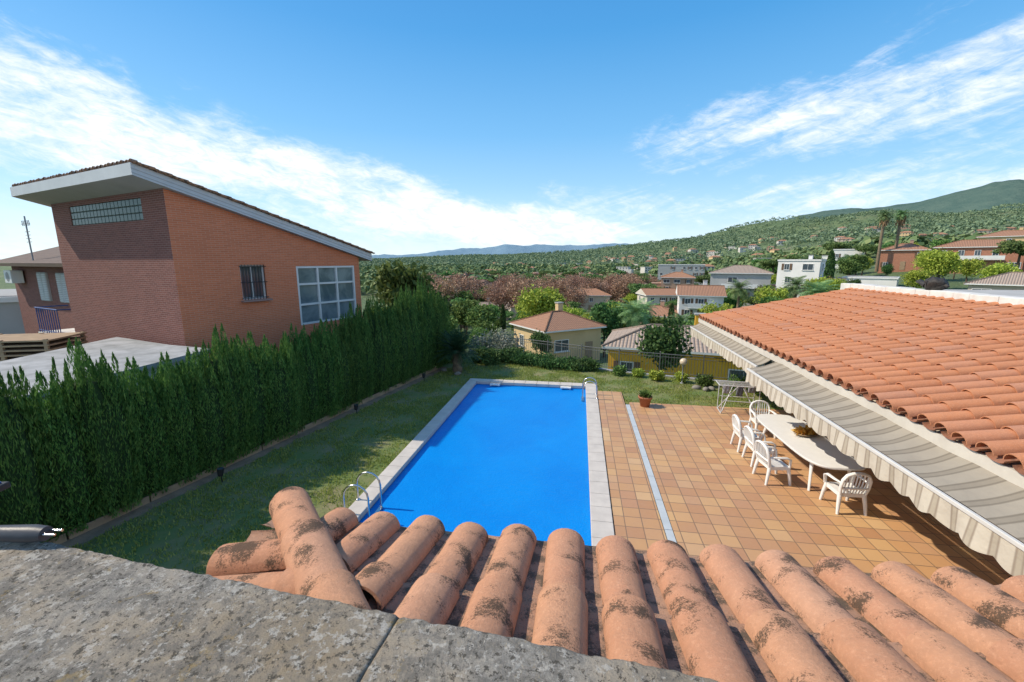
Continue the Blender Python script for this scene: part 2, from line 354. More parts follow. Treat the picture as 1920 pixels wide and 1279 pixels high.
def palm_crown(nf,L,droop,e0,e1,lw,ll,seed,nl=26):
    g=random.Random(seed); V=[];F=[]
    for i in range(nf):
        th=i*2.399+g.uniform(-.15,.15); e=R(e0+(e1-e0)*(i/nf)+g.uniform(-6,6)); LL=L*g.uniform(.85,1.05)
        d=Vector((math.cos(th),math.sin(th),0)); side=Vector((-math.sin(th),math.cos(th),0)); pts=[];p=Vector((0,0,0)); n=nl
        for k in range(n+1):
            pts.append(p.copy()); ee=e-droop*(k/n)**1.3; p=p+(d*math.cos(ee)+Vector((0,0,1))*math.sin(ee))*(LL/n)
        for k in range(n):
            a,b=pts[k],pts[k+1]; tdir=(b-a).normalized(); o=len(V); w=lw*.5*(1-k/n*.7)
            V+= [a-side*w,a+side*w,b+side*w*.9,b-side*w*.9]; F.append((o,o+1,o+2,o+3))
            if k<2: continue
            s=ll*math.sin(math.pi*min(1,(k+2)/(n+2)))**.6
            for sg in (-1,1):
                tip=a+side*sg*s*.85+tdir*s*.45+Vector((0,0,-.18*s+g.uniform(-.05,.05)*s))
                o=len(V); V+=[a,a+tdir*LL/n*.75,tip+tdir*LL/n*.2,tip]; F.append((o,o+1,o+2,o+3))
    return [tuple(v) for v in V],F
def palm_proto(name,label,group,h,L,nf,seed,tr=.22,skirt=False,e0=75,e1=-35,droop=1.3):
    r=root(name,label,'palm tree',(0,0,-500),group=group); mb=MB()
    k=10; mb.tube([(math.sin(i*.3)*.1,0,-1.5+(h+1.5)*i/k) for i in range(k+1)],[tr*(1.25-.35*i/k)*(1+.06*(i%2)) for i in range(k+1)],10); mb.obj('trunk',m_palmbark,r)
    V,F=palm_crown(nf,L,droop,e0,e1,.05,L*.3,seed); mkobj('crown',npmesh('crown',V,F,m_lpalm),r,(0,0,h))
    if skirt:
        mb=MB(); g=random.Random(seed)
        for i in range(90):
            t=g.uniform(0,6.28); z=h-g.uniform(.1,1.9); rr=tr+g.uniform(.2,.75)
            mb.tube([(math.cos(t)*tr*.8,math.sin(t)*tr*.8,z),(math.cos(t)*rr,math.sin(t)*rr,z-.35),(math.cos(t)*rr*.9,math.sin(t)*rr*.9,z-1.1)],[.04,.1,.03],4)
        mb.obj('dead_frond_skirt',M('dead_fronds',(.36,.24,.13),(.24,.15,.09),3,.95),r)
    return r
PR={}
PR['green']=[tree_proto('broadleaf_tree','round green broadleaf tree among the villas','tree','green garden trees',m_lg,7,2.8,4.6,.85,18,170,.24,s) for s in (1,2,3)]
PR['pine']=[tree_proto('umbrella_pine','umbrella pine with wide flat green crown','pine tree','umbrella pines in the valley',m_lp,9,4.2,7,.45,22,130,.30,s,.25,.75,.36) for s in (11,12,13)]
PR['brown']=[tree_proto('plane_tree','bare-ish plane tree with brown autumn leaves','tree','autumn plane trees',m_lb,10,3.6,5.6,1.05,24,120,.17,s,.25,.7,.38) for s in (21,22)]
PR['yellow']=[tree_proto('poplar_tree','yellow-green leafy tree turning in autumn','tree','yellow-green trees',m_ly,8,3.4,5,.95,22,190,.22,s,.22) for s in (31,)]
PR['dark']=[tree_proto('dark_evergreen_tree','dense dark evergreen tree in a garden','tree','dark evergreen trees',m_ld,6,2.0,3.4,1.2,18,190,.16,s,.15) for s in (41,42)]
def cyp_proto(seed):
    r=root('cypress_tree','tall slim dark cypress','cypress tree',(0,0,-500),group='slim cypress trees'); mb=MB(); mb.tube([(0,0,-1),(0,0,2)],.12,6); mb.obj('trunk',m_bark,r)
    g=np.random.default_rng(seed); n=1500; z=g.random(n)**.9; rad=.85*np.sin(np.pi*np.clip(z*.93+.07,0,1))**.55*(.7+.3*g.random(n)); t=g.random(n)*6.283
    P=np.stack([rad*np.cos(t),rad*np.sin(t),.5+z*8],1); V,F=quads(P,.28,.4,up=1.5,seed=seed); mkobj('crown',npmesh('crown',V,F,m_ld),r); return r
PR['cyp']=[cyp_proto(5)]
PR['palm']=[palm_proto('feather_palm','green feather palm with arching fronds','feather palms',5,2.6,34,61),palm_proto('feather_palm','green feather palm with arching fronds','feather palms',3.5,3.0,40,62,.3)]
PR['tall']=[palm_proto('fan_palm','very tall slim palm with brown skirt','tall palms',12.5,2.1,44,63,.3,True,80,-45,1.5)]
used=set()
def plant(kind,x,y,sc=1,z=None,label=None,rz=None):
    ps=PR[kind]; p=random.choice(ps); rz=random.uniform(0,6.28) if rz is None else rz
    z=HT(x,y) if z is None else z
    if p.name not in used:
        used.add(p.name); p.location=(x,y,z); p.rotation_euler=(0,0,rz); p.scale=sc if isinstance(sc,tuple) else (sc,)*3
        p['base_label']=p['label']
        if label:p['label']=label
        return p
    q=copy_thing(p,(x,y,z),rz,sc)
    q['label']=label or p['base_label']
    return q
TXY=[]
def T(kind,x,y,sc=1,z=None,label=None):
    TXY.append((x,y)); return plant(kind,x,y,sc,z,label)
# ------------------------------------------------------------------ houses
wcache={}
def window_mesh(ww,wh,shut=False):
    k=(round(ww,2),round(wh,2),shut)
    if k in wcache: return wcache[k]
    mb=MB(); t=.07
    mb.box((0,-.03,wh/2-t/2),(ww,.09,t)); mb.box((0,-.03,-wh/2+t/2),(ww,.09,t))
    mb.box((-ww/2+t/2,-.03,0),(t,.09,wh-2*t)); mb.box((ww/2-t/2,-.03,0),(t,.09,wh-2*t)); mb.box((0,-.025,0),(t*.7,.07,wh-2*t))
    mb.box((0,-.08,-wh/2-.05),(ww+.2,.2,.07)); mb.box((0,-.004,0),(ww-2*t,.04,wh-2*t),0,1)
    if shut:
        for sg in (-1,1): mb.box((sg*(ww/2+.25),-.04,0),(.42,.06,wh),0,2)
    o=mb.obj('window',[m_white,m_glass,m_shutb]); me=o.data; bpy.data.objects.remove(o); wcache[k]=me; return me
m_shutb=M('brown_shutter',(.16,.10,.06),(.12,.075,.05),3,.7)
def uvface(mb,pts,e,m=0):
    P=[Vector(p) for p in pts]; n=(P[1]-P[0]).cross(P[2]-P[0]).normalized(); e=Vector(e).normalized(); v=n.cross(e)
    mb.add(pts,[tuple(range(len(pts)))],m,False,[(p.dot(e),p.dot(v)) for p in P])
def roof_mesh(w,d,z0,z1,kind,over,mats,parent):
    mb=MB(); a,b=w/2+over,d/2+over; th=.16
    E=[(-a,-b,z0),(a,-b,z0),(a,b,z0),(-a,b,z0)]
    if kind=='flat':
        mb.box((0,0,z0+.15),(w+.3,d+.3,.3),0,1); mb.box((0,0,z0+.33),(w-.3,d-.3,.05),0,0)
    else:
        hl=(a-b*.9 if kind=='hip' else a)
        if hl<0: hl=.1
        r0,r1=(-hl,0,z1),(hl,0,z1)
        uvface(mb,[E[0],E[1],r1,r0],(1,0,0)); uvface(mb,[E[2],E[3],r0,r1],(1,0,0))
        uvface(mb,[E[1],E[2],r1],(0,1,0),0 if kind=='hip' else 2); uvface(mb,[E[3],E[0],r0],(0,1,0),0 if kind=='hip' else 2)
        for i in range(4):
            p,q=E[i],E[(i+1)%4]; mb.add([(p[0],p[1],p[2]-th),(q[0],q[1],q[2]-th),q,p],[(0,1,2,3)],1)
        mb.add([(x,y,z0-th) for x,y,z in E],[(3,2,1,0)],1)
        mb.tube([r0,r1],.12,6,0)
        if kind=='hip':
            for c,rr in ((E[0],r0),(E[3],r0),(E[1],r1),(E[2],r1)): mb.tube([c,rr],.11,6,0)
    return mb.obj('roof',mats,parent)
HG=random.Random(77)
def house(name,label,x,y,zb,w,d,eave,ridge,rz,wall,roofm,kind='hip',cols=3,st=2,chim=False,over=.45,trim=None,balc=False,annex=None):
    r=root(name,label,'house',(x,y,zb),R(rz)); mb=MB()
    pts=[(-w/2,-d/2),(w/2,-d/2),(w/2,d/2),(-w/2,d/2)]
    for i in range(4):
        p,q=pts[i],pts[(i+1)%4]; L=math.dist(p,q); mb.add([(p[0],p[1],-5),(q[0],q[1],-5),(q[0],q[1],eave),(p[0],p[1],eave)],[(0,1,2,3)],0,False,[(0,0),(L,0),(L,eave+5),(0,eave+5)])
    if annex is None: annex=HG.choice([-1,1,0])
    if annex:
        mb.box((annex*(w/2+w*.16),d*.1,eave*.28-2.5),(w*.32-.02,d*.7,eave*.56+5)); mb.box((annex*(w/2+w*.16)+.02*annex,d*.1,eave*.56+.09),(w*.32+.2,d*.7+.3,.18),0,1)
    mb.obj('wall',[wall,roofm if kind=='flat' else m_rtflat],r)
    ro=roof_mesh(w,d,eave+.16 if kind!='flat' else eave,ridge,kind,over,[roofm,trim or m_white,wall],r)
    if chim or HG.random()<.5:
        zc=ridge if kind!='flat' else eave+.3
        mb=MB(); mb.box((w*.12,d*.12,zc+.1),(.7,.6,1.5)); mb.box((w*.12,d*.12,zc+.91),(.85,.75,.12),0,1); mb.obj('chimney',[wall,m_concrete],ro)
    sh=eave/st; wh=min(1.3,sh*.5)
    if balc:
        mb=MB(); mb.box((0,-d/2-.6,sh),(w*.6,1.2,.16)); mb.box((0,-d/2-1.17,sh+.5),(w*.6,.06,.75)); mb.obj('balcony',m_white,r)
    for s in range(st):
        for c in range(cols):
            xx=-w/2+w*(c+.5)/cols+HG.uniform(-.25,.25); zz=sh*(s+.55)
            if s==0 and c==cols//2:
                mb=MB(); mb.box((0,-.03,1.05),(1.0,.08,2.1)); mb.box((0.35,-.09,1.0),(.05,.06,.14),0,1); mb.obj('door',[m_wood,m_metal],r,(xx,-d/2,0)); continue
            if HG.random()<.22: continue
            big=HG.random()<.3
            mkobj('window',window_mesh(1.9 if big and w/cols>2.6 else 1.0,wh,(not big) and HG.random()<.6),r,(xx,-d/2,zz))
        for sg in (-1,1):
            for q in (-.22,.22):
                if HG.random()<.35: continue
                mkobj('window',window_mesh(.9,wh),r,(sg*w/2,q*d,sh*(s+.55)),R(90*sg))
    return r
m_tan=M('tan_render',(.64,.48,.27),(.54,.40,.22),.5,.9,.15); m_yel=M('ochre_render',(.76,.43,.05),(.64,.35,.04),.6,.9,.15)
m_cr=M('white_render',(.80,.79,.77),(.70,.69,.66),.5,.9,.1); m_gr=M('grey_render',(.44,.44,.43),(.36,.36,.35),.5,.9,.1)
m_cr2=M('cream_wall_render',(.62,.58,.50),(.54,.50,.42),.5,.9,.1)
m_hs=M('offwhite_render',(.60,.58,.54),(.50,.48,.44),.5,.9,.1)
m_pk=M('salmon_render',(.50,.32,.22),(.43,.27,.19),.5,.9,.1); m_bgr=M('beige_render',(.52,.44,.34),(.44,.37,.29),.5,.9,.1)
m_bk2=brickmat('villa_brick',(.46,.20,.12),(.38,.16,.10),(.40,.28,.22))
m_rt=roofmat('terracotta_roof',(.44,.225,.13),(.34,.18,.11)); m_rb=roofmat('weathered_tile_roof',(.46,.36,.28),(.33,.25,.20)); m_ro=roofmat('orange_tile_roof',(.48,.24,.13),(.39,.20,.12))
m_rg=M('flat_roof_gravel',(.4,.39,.37),(.3,.3,.29),3,.9,.3); m_rtflat=M('annex_terrace',(.42,.26,.18),(.34,.22,.16),3,.9,.3)
HS=[]
def Hs(*a,**k): HS.append((a[2],a[3],max(a[5],a[6])*.75)); return house(*a,**k)
Hs('villa','tan villa with terracotta roof and chimney below the garden',-2.6,50,-6.1,7.6,7,3.6,5.3,38,m_tan,m_rt,'hip',2,1,True,annex=0)
Hs('villa','ochre yellow villa with weathered brown tile roof beyond the railing',8.0,34.6,-5.0,10.5,6.6,3.6,5.0,-10,m_yel,m_rb,'hip',4,1,annex=0)
Hs('modern_house','white cubic modern house with flat roof',47,101,-3,7.5,8,8,8.4,-38,m_cr,m_rg,'flat',2,3,annex=1)
Hs('modern_house','low white flat-roofed house wing beside the cypress',56,94,-1.5,8,6,3.2,3.6,-35,m_cr,m_rg,'flat',3,1,annex=0)
Hs('villa','white gabled villa with tile roof among palms',22.8,87,-5.6,7.5,8,4.2,6.0,-10,m_cr,m_rt,'gable',3,2,balc=True,annex=0)
Hs('villa','grey and brown villa with low roof and white balcony',37,108,-4,12,10,6.2,8.0,-20,m_gr,m_rb,'hip',4,2,balc=True,annex=1)
Hs('villa','wide reddish brick villa with terracotta roof on the slope',91,117,2.6,14,9,5.4,7.2,-37,m_bk2,m_rt,'hip',5,2,balc=True,annex=1)
Hs('villa','brick villa with chimney beside the tall palms',82.5,127,2.8,9,8,4.8,6.6,-34,m_bk2,m_rt,'hip',3,2,True,annex=0)
Hs('terraced_house','row of beige terraced houses with grey roofs',-24.6,107,-10,13,8,3.2,4.6,12,m_bgr,m_rb,'gable',4,1)
Hs('villa','beige villa with orange tile roof in the valley',2.8,123,-9,10,8,4.6,6.4,5,m_bgr,m_ro,'hip',3,2)
Hs('villa','salmon villa with terracotta roof behind the palm',15,88,-8.6,9,8,3.2,4.9,-18,m_pk,m_rt,'hip',3,1)
Hs('villa','pale villa with tile roof and dormer storey',20,116,-8,8,8,4.4,6.0,10,m_cr2,m_ro,'gable',3,2)
Hs('industrial_building','long grey industrial building with flat roof',47,214,-2.5,20,12,5.6,6.0,-14,m_gr,m_rg,'flat',8,2,annex=0)
Hs('modern_house','small white house with dark windows up the slope',92,168,4.5,9,8,4.2,4.6,-30,m_cr,m_rg,'flat',3,1)
Hs('villa','low tan house with ridged brown tile roof',61,71,-.9,9,8,2.6,4.3,-42,m_bgr,m_rb,'hip',3,1,annex=0)
Hs('villa','cream villa with terracotta roof by the trees',-12,118,-9.6,9,8,4,5.6,20,m_cr2,m_rt,'hip',3,2)
Hs('villa','pink villa with orange roof on the rise',32,150,-5,10,9,4.6,6.4,-12,m_pk,m_ro,'hip',3,2)
Hs('villa','tan villa with tiled roof beside dark pines',118,142,6.5,12,9,5,6.8,-42,m_tan,m_rt,'hip',3,2)
g=random.Random(3); protos=[]
for i,(wm,rm) in enumerate([(m_hs,m_ro),(m_bgr,m_rt),(m_tan,m_ro),(m_hs,m_rg),(m_pk,m_rt)]):
    mb=MB(); w,d,h=[(13,10,6),(16,9,5),(11,11,7),(14,9,6),(10,8,4.5)][i]; mb.box((0,0,h/2-3),(w,d,h+6),0,0)
    if i in (0,3): mb.box((w*.55,-1,h*.25-3),(w*.5,d*.8,h*.5+6),0,0)
    a,b=w/2+.5,d/2+.5
    if rm is m_rg: mb.box((0,0,h+.25),(w+.4,d+.4,.4),0,1)
    else:
        E=[(-a,-b,h),(a,-b,h),(a,b,h),(-a,b,h)]; r0,r1=(-3,0,h+2.4),(3,0,h+2.4)
        for q in ([E[0],E[1],r1,r0],[E[2],E[3],r0,r1]): uvface(mb,q,(1,0,0),1)
        for q in ([E[1],E[2],r1],[E[3],E[0],r0]): uvface(mb,q,(0,1,0),1)
    for s in (0,1):
        for c in range(4): mb.box((-w/2+w*(c+.5)/4,-d/2-.01,h*(.27+.48*s)),(1.5,.1,1.3),0,2)
    protos.append((mb,[wm,rm,m_glass],['white hillside house with orange roof','beige hillside house with tile roof','tan hillside house with orange roof','white flat-roofed hillside house','salmon hillside house with tile roof'][i]))
pm=[]
for mb,mt,lb in protos:
    o=mb.obj('hillside_house',mt); pm.append((o.data,lb)); bpy.data.objects.remove(o)
spots=[]
for i in range(130):
    a=g.triangular(-14,42,17); r=g.triangular(380,1100,500) if i<112 else g.uniform(270,420)
    if a<4: r=g.uniform(350,800)
    x,y=r*math.sin(R(a)),r*math.cos(R(a)); me,lb=g.choice(pm); s=g.uniform(.5,.9)*(1 if r<700 else 1.1)
    o=mkobj('hillside_house',me,None,(x,y,HT(x,y)+1.6),R(-a+g.uniform(-35,35))); o.scale=(s,s,s*.85); tag(o,lb,'house','houses scattered over the wooded hillside'); spots.append((x,y))
# ------------------------------------------------------------------ specific trees
T('green',-9.9,23.2,(.62,.62,.86),-.8,'glossy magnolia tree with yellowing leaves behind the hedge')
T('dark',-8.4,20.6,(.66,.66,.76),-.6,'dense dark evergreen closing the end of the hedge'); T('dark',-8.3,22.6,(.66,.66,.78),-.8,'dense dark evergreen closing the end of the hedge')
T('yellow',-6.5,74,1.3,-9.6,'large yellow-green tree in the valley')
T('dark',3.2,52,(1.0,1.0,1.25),-6.6); T('dark',-3.6,41.5,.62,-5.2,'small dark citrus tree beside the tan villa'); T('dark',4.6,24.2,.72,-2.0,'dark leafy tree just beyond the railing')
T('palm',6.4,52,1.0,-6); T('palm',33,66,1.05,-3.2); T('palm',26,76,.95,-4.2); T('palm',14,62,.8); T('palm',40,88,1,-3); T('palm',11,75,1.0); T('palm',61,128,1.3); 
T('cyp',48.5,94,1.0,-1.5); T('cyp',-13,72,.6,-7.5); T('cyp',16,78,.7); T('cyp',52,108,.9)
T('tall',75.5,125,1.0,3.8); T('tall',79.6,125.6,1.02,3.8); T('palm',72,130,1.1)
for x,y,s in [(-14,60,.9),(-18,66,1.0),(-22,60,1),(-16,48,.75),(-20,50,.85),(-11,34,.5),(-25,72,1.1),(-11,46,.55),(-12.5,56,.6)]: T('green',x,y,s)
for x,y,s in [(12,44,.5),(15,46,.55),(14,54,.7),(-8,38,.45),(-6.5,33,.4),(1.5,60,.6),(5,64,.9),(19,62,.8),(23,70,.7),(27,64,.7),(33,80,.8),(30,92,.9),(43,84,.7),(57,84,.6),(63,88,.9),(66,80,.8),(70,100,.8),(41,92,.75),(51,90,.6),(46,82,.6),(29,78,.6),(76,102,.6),(18,76,.55),(25.5,79,.6),(20.5,80,.55),(38,96,.8),(45,92,.6),(33,98,.8)]: T(random.choice(['green','dark','dark','yellow','green']),x,y,s)
g=random.Random(12)
def ok(x,y,m=2.2):
    for hx,hy,hr in HS:
        if math.hypot(x-hx,y-hy)<hr+.5: return False
        rh=math.hypot(hx,hy); r=math.hypot(x,y)
        if r<rh and rh-r<14 and abs(math.atan2(x,y)-math.atan2(hx,hy))*rh<hr*.42: return False
    a=math.atan2(x,y)
    if math.hypot(x,y)<76 and abs(a-math.atan2(-6.5,74))<.055: return False
    return all(math.hypot(x-a,y-b)>m for a,b in TXY)
def zone(kind,n,a0,a1,r0,r1,s0,s1,m=3.5):
    c=0;tries=0
    while c<n and tries<n*12:
        tries+=1; a=g.uniform(a0,a1); r=g.uniform(r0,r1); x,y=r*math.sin(R(a)),r*math.cos(R(a))
        if ok(x,y,m): T(kind if isinstance(kind,str) else g.choice(kind),x,y,g.uniform(s0,s1)); c+=1
zone(['brown','brown','brown','brown','brown','green'],40,-20,-5,95,150,.85,1.35,4)
zone(['brown','brown','brown','pine'],32,-5,9.5,110,190,.85,1.3,4.5)
zone('pine',34,-27,6,160,270,.8,1.15,5)
zone(['green','pine','yellow','green','dark'],32,-28,-6,66,98,.4,.75,3.5)
zone(['green','pine','dark','yellow','palm','brown'],66,-5,28,60,150,.45,.85,3.2)
zone(['green','pine','dark','yellow'],38,24,46,110,220,.6,.95,5)
zone(['pine','green'],22,5,30,150,260,.7,1.05,5)
# far forest (one mass)
def forest(name,label,n,a0,a1,r0,r1,pw,leaf,size,seed,nq=34,gap=.38):
    g=np.random.default_rng(seed); Cs=[]
    a=R(a0)+g.random(n)*R(a1-a0); r=r0+(r1-r0)*g.random(n)**pw
    for i in range(n):
        x,y=r[i]*math.sin(a[i]),r[i]*math.cos(a[i])
        if any(abs(x-hx)<8 and abs(y-hy)<10 for hx,hy in spots): continue
        if any(abs(x-hx)<hr+5 and abs(y-hy)<hr+6 for hx,hy,hr in HS): continue
        if noise.noise(Vector((x*.012,y*.012,4)))>gap : continue
        Cs.append((x,y,HT(x,y)))
    Cs=np.array(Cs); k=len(Cs); s=size*(.4+1.1*g.random(k)**1.5)
    d=g.normal(size=(k,nq,3)); d[:,:,2]=np.abs(d[:,:,2]); d/=np.linalg.norm(d,axis=2)[:,:,None]
    P=Cs[:,None,:]+d*s[:,None,None]*np.array([1,1,.75])*(.7+.5*g.random((k,nq,1)))+np.array([0,0,1])*s[:,None,None]*.75
    t=g.normal(size=P.shape); t-=d*np.sum(t*d,axis=2)[:,:,None]*.5; t/=np.linalg.norm(t,axis=2)[:,:,None]
    b=np.cross(d,t); b/=np.linalg.norm(b,axis=2)[:,:,None]+1e-9; q=(s*.27)[:,None,None]
    VV=np.stack([P-t*q,P+b*q,P+t*q,P-b*q],2).reshape(-1,3); F=np.arange(len(VV)).reshape(-1,4)
    tag(mkobj(name,npmesh(name,VV,F,leaf)),label,'forest',kind='stuff')
m_ff=leafmat('forest_leaves',(.035,.06,.025),(.065,.10,.040),(.13,.15,.06),.015,.15,0,.92)
m_ff2=leafmat('forest_leaves_hazed',(.06,.09,.055),(.08,.115,.065),(.12,.15,.085),.006,.15,0,.95)  # leaves lightened so their colour carries the distance haze
forest('forest','green pine wood covering the valley and lower slopes',5800,-48,55,190,560,.8,m_ff,3.6,1,44)
forest('hillside_forest','green wood on the far hillside, haze put into its leaf colour',21000,-30,55,500,1500,.7,m_ff2,3.8,2,14,.5)
forest('autumn_wood','belt of russet autumn trees along the valley',420,-22,12,165,280,1,leafmat('autumn_belt',(.10,.06,.042),(.18,.11,.078),(.26,.175,.13),.05,.1,0,.85),3.4,3,44)

# ------------------------------------------------------------------ garden ground
PX0,PX1,PY0,PY1=-4.17,.34,5.6,16.8
def hx(y): return -8.85+.198*(y-5.9)
m_lawn,nt,p,_=base_mat('lawn_ground'); pos=N(nt,'ShaderNodeNewGeometry').outputs['Position']
c=ramp(nt,noise_t(nt,pos,1.1,8,.7),[(.32,(.27,.22,.125)),(.45,(.19,.20,.075)),(.6,(.125,.185,.047))])
nt.links.new(c,p.inputs['Base Color']); p.inputs['Roughness'].default_value=.95; bump(nt,p,noise_t(nt,pos,35,6,.8),.8,.03)
def fence_y(x): return float(np.interp(x,[-6,-3.2,1.85,7,12],[23,21.9,19.5,18.3,17.5]))
def inlawn(x,y):
    if y<3 or y>fence_y(x)-.05 or x>12 or x<hx(y)-.5 : return False
    if PX0-.3<x<PX1+.35 and PY0-.2<y<PY1+.35: return False
    if x>.7 and y<15.05: return False
    if .7<x<1.7 and y<16.25: return False
    return True
cs=.2;V=[];F=[];idx={}
for i in range(-62,62):
    for j in range(14,115):
        x,y=i*cs,j*cs
        if not inlawn(x+cs/2,y+cs/2): continue
        f=[]
        for a,b in ((0,0),(1,0),(1,1),(0,1)):
            k=(i+a,j+b)
            if k not in idx:
                idx[k]=len(V); px,py=k[0]*cs,k[1]*cs; V.append((px,py,noise.noise(Vector((px*.8,py*.8,0)))*.025-.01))
            f.append(idx[k])
        F.append(f)
mb=MB(); mb.add(V,F,0,True); tag(mb.obj('lawn',m_lawn),'mown garden lawn around the pool','lawn',kind='structure')
mb=MB(); n=90; V=[]
for i in range(n+1):
    y=1.5+17.5*i/n; e=.16*noise.noise(Vector((y*1.3,0,0)))+.07*noise.noise(Vector((y*5,3,0)))
    V+=[(hx(y)-2.6,y,.03),(hx(y)+.08+e,y,.03),(hx(y)+.22+e,y,-.06)]
F=[]
for i in range(n):
    for j in (0,1): F.append((i*3+j,i*3+j+1,i*3+j+4,i*3+j+3))
mb.add(V,F,0,True)
tag(mb.obj('soil_strip',m_soil),'bare brown soil at the foot of the hedge','soil',kind='structure')
g=np.random.default_rng(4); n=240000
gx=g.uniform(-10,9,n); gy=g.uniform(5,22,n); k=np.array([inlawn(a,b) and a>hx(b)+.15+.08*math.sin(b*9) for a,b in zip(gx,gy)]); gx,gy=gx[k],gy[k]
dn=np.array([noise.noise(Vector((a*1.1,b*1.1,7)))+.5*noise.noise(Vector((a*4,b*4,2))) for a,b in zip(gx,gy)]); k=g.random(len(gx))<np.clip(.60+dn*1.6,.05,1); gx,gy=gx[k],gy[k]; n=len(gx)
h=.02+.035*g.random(n); t=g.random(n)*6.283; wd=.010+.008*g.random(n); ln=g.normal(size=(n,2))*.018
B=np.stack([gx,gy,np.zeros(n)-.01],1); s=np.stack([np.cos(t)*wd,np.sin(t)*wd,np.zeros(n)],1); top=B+np.stack([ln[:,0],ln[:,1],h+.02],1)
VV=np.stack([B-s,B+s,top],1).reshape(-1,3)
m_gb=leafmat('grass_blades',(.085,.105,.025),(.13,.16,.035),(.21,.215,.07),1.2,.35,0,.95)
tag(mkobj('grass',npmesh('grass',VV,np.arange(3*n).reshape(n,3),m_gb)),'short grass blades of the lawn','grass',kind='stuff')
FP=[(-6,23),(-3.2,21.9),(1.85,19.5),(7,18.3),(12,17.5)]
wr=root('retaining_wall','low concrete retaining wall under the railing','wall',(0,0,0)); mb=MB()
for (a,b),(c_,d) in zip(FP[:-1],FP[1:]):
    L=math.hypot(c_-a,d-b); an=math.atan2(d-b,c_-a); mb.box(((a+c_)/2,(b+d)/2,-1.9),(L+.1,.22,3.9),an)
mb.obj('wall',m_concrete,wr)
for s,((a,b),(c_,d)) in enumerate(zip(FP[1:-1],FP[2:])):
    L=math.hypot(c_-a,d-b); an=math.atan2(d-b,c_-a); fr=root('railing','dark iron garden railing along the edge of the lawn','fence',(a,b,.05),an,'iron railing sections')
    mb=MB(); mb.tube([(0,0,.95),(L,0,.95)],.02,6); mb.tube([(0,0,.12),(L,0,.12)],.016,6); mb.tube([(0,0,.82),(L,0,.82)],.012,6); mb.obj('rail',m_iron,fr)
    mb=MB(); k=int(L/.115)
    for i in range(k): mb.tube([(i*L/k,0,.12),(i*L/k,0,.94)],.009,5)
    o=mb.obj('baluster_bars',m_iron,fr); o['kind']='stuff'
    for i in range(4):
        mb=MB(); mb.box((0,0,.5),(.05,.05,1.02)); mb.rev([(0,.06),(.03,.03),(.03,0)],(0,0,1.01),8); mb.obj('post',m_iron,fr,(i*L/3,0,0))
# ------------------------------------------------------------------ deck & pool
def deckmat():
    m,nt,p,_=base_mat('terracotta_paving'); pos=N(nt,'ShaderNodeNewGeometry').outputs['Position']; sc=N(nt,'ShaderNodeVectorMath'); sc.operation='DIVIDE'; nt.links.new(pos,sc.inputs[0]); sc.inputs[1].default_value=(.33,.33,.33)
    fl=N(nt,'ShaderNodeVectorMath'); fl.operation='FLOOR'; nt.links.new(sc.outputs[0],fl.inputs[0])
    mu=N(nt,'ShaderNodeVectorMath'); mu.operation='MULTIPLY'; nt.links.new(fl.outputs[0],mu.inputs[0]); mu.inputs[1].default_value=(1,1,0)
    wn=N(nt,'ShaderNodeTexWhiteNoise'); wn.noise_dimensions='3D'; nt.links.new(mu.outputs[0],wn.inputs[0])
    col=ramp(nt,wn.outputs[0],[(0,(.42,.205,.10)),(.2,(.48,.255,.115)),(.45,(.53,.29,.13)),(.7,(.57,.345,.155)),(.88,(.44,.22,.12)),(1,(.61,.40,.20))])
    col=mixc(nt,mth(nt,'MULTIPLY',ramp(nt,noise_t(nt,pos,.45,6,.65),[(.4,(0,0,0)),(.62,(1,1,1))]),.4),col,(.38,.20,.135)); col=mixc(nt,mth(nt,'MULTIPLY',noise_t(nt,pos,14,6,.8),.28),col,(.61,.43,.25))
    s2=N(nt,'ShaderNodeSeparateXYZ'); nt.links.new(sc.outputs[0],s2.inputs[0])
    def edge(o): f=mth(nt,'FRACT',o); return mth(nt,'MINIMUM',f,mth(nt,'SUBTRACT',1,f))
    e=mth(nt,'MINIMUM',edge(s2.outputs[0]),edge(s2.outputs[1])); mk=ramp(nt,e,[(.018,(1,1,1)),(.034,(0,0,0))])
    col=mixc(nt,mk,col,(.23,.15,.095)); nt.links.new(col,p.inputs['Base Color'])
    nt.links.new(ramp(nt,noise_t(nt,pos,3,5),[(.3,(.4,)*3),(.7,(.65,)*3)]),p.inputs['Roughness']); p.inputs['Specular IOR Level'].default_value=.25
    bump(nt,p,mth(nt,'ADD',mth(nt,'SUBTRACT',1,mk),mth(nt,'MULTIPLY',wn.outputs[0],.4)),.5,.005); return m
m_deck=deckmat()
mb=MB(); mb.box((4.87,7.8,-.12),(6.02,14.6,.3)); mb.box((1.235,8.4,-.12),(.91,15.8,.3)); mb.box((-1.8,2.5,-.14),(5.2,5.2,.3))
tag(mb.obj('terrace_paving',m_deck),'terracotta tiled terrace beside the pool','paving',kind='structure')
mb=MB()
for i in range(14): mb.box((1.775,.9+i*1.03,-.1),(.14,1.02,.28)); 
tag(mb.obj('drain_channel',M('drain_concrete',(.50,.54,.56),(.42,.46,.48),4,.7)),'pale concrete drainage strip between the tiles','drain',kind='structure')
m_cop=M('coping_stone',(.60,.55,.49),(.48,.44,.395),3,.75,.25,50,.006)
mb=MB()
CW=.42; CL=.36
def slabs(x0,x1,y0,y1,along):
    L=(x1-x0) if along=='x' else (y1-y0); n=round(L/.5); st=L/n
    for i in range(n):
        if along=='x': mb.box((x0+st*(i+.5),(y0+y1)/2,.0),(st-.008,y1-y0,.12))
        else: mb.box(((x0+x1)/2,y0+st*(i+.5),.0),(x1-x0,st-.008,.12))
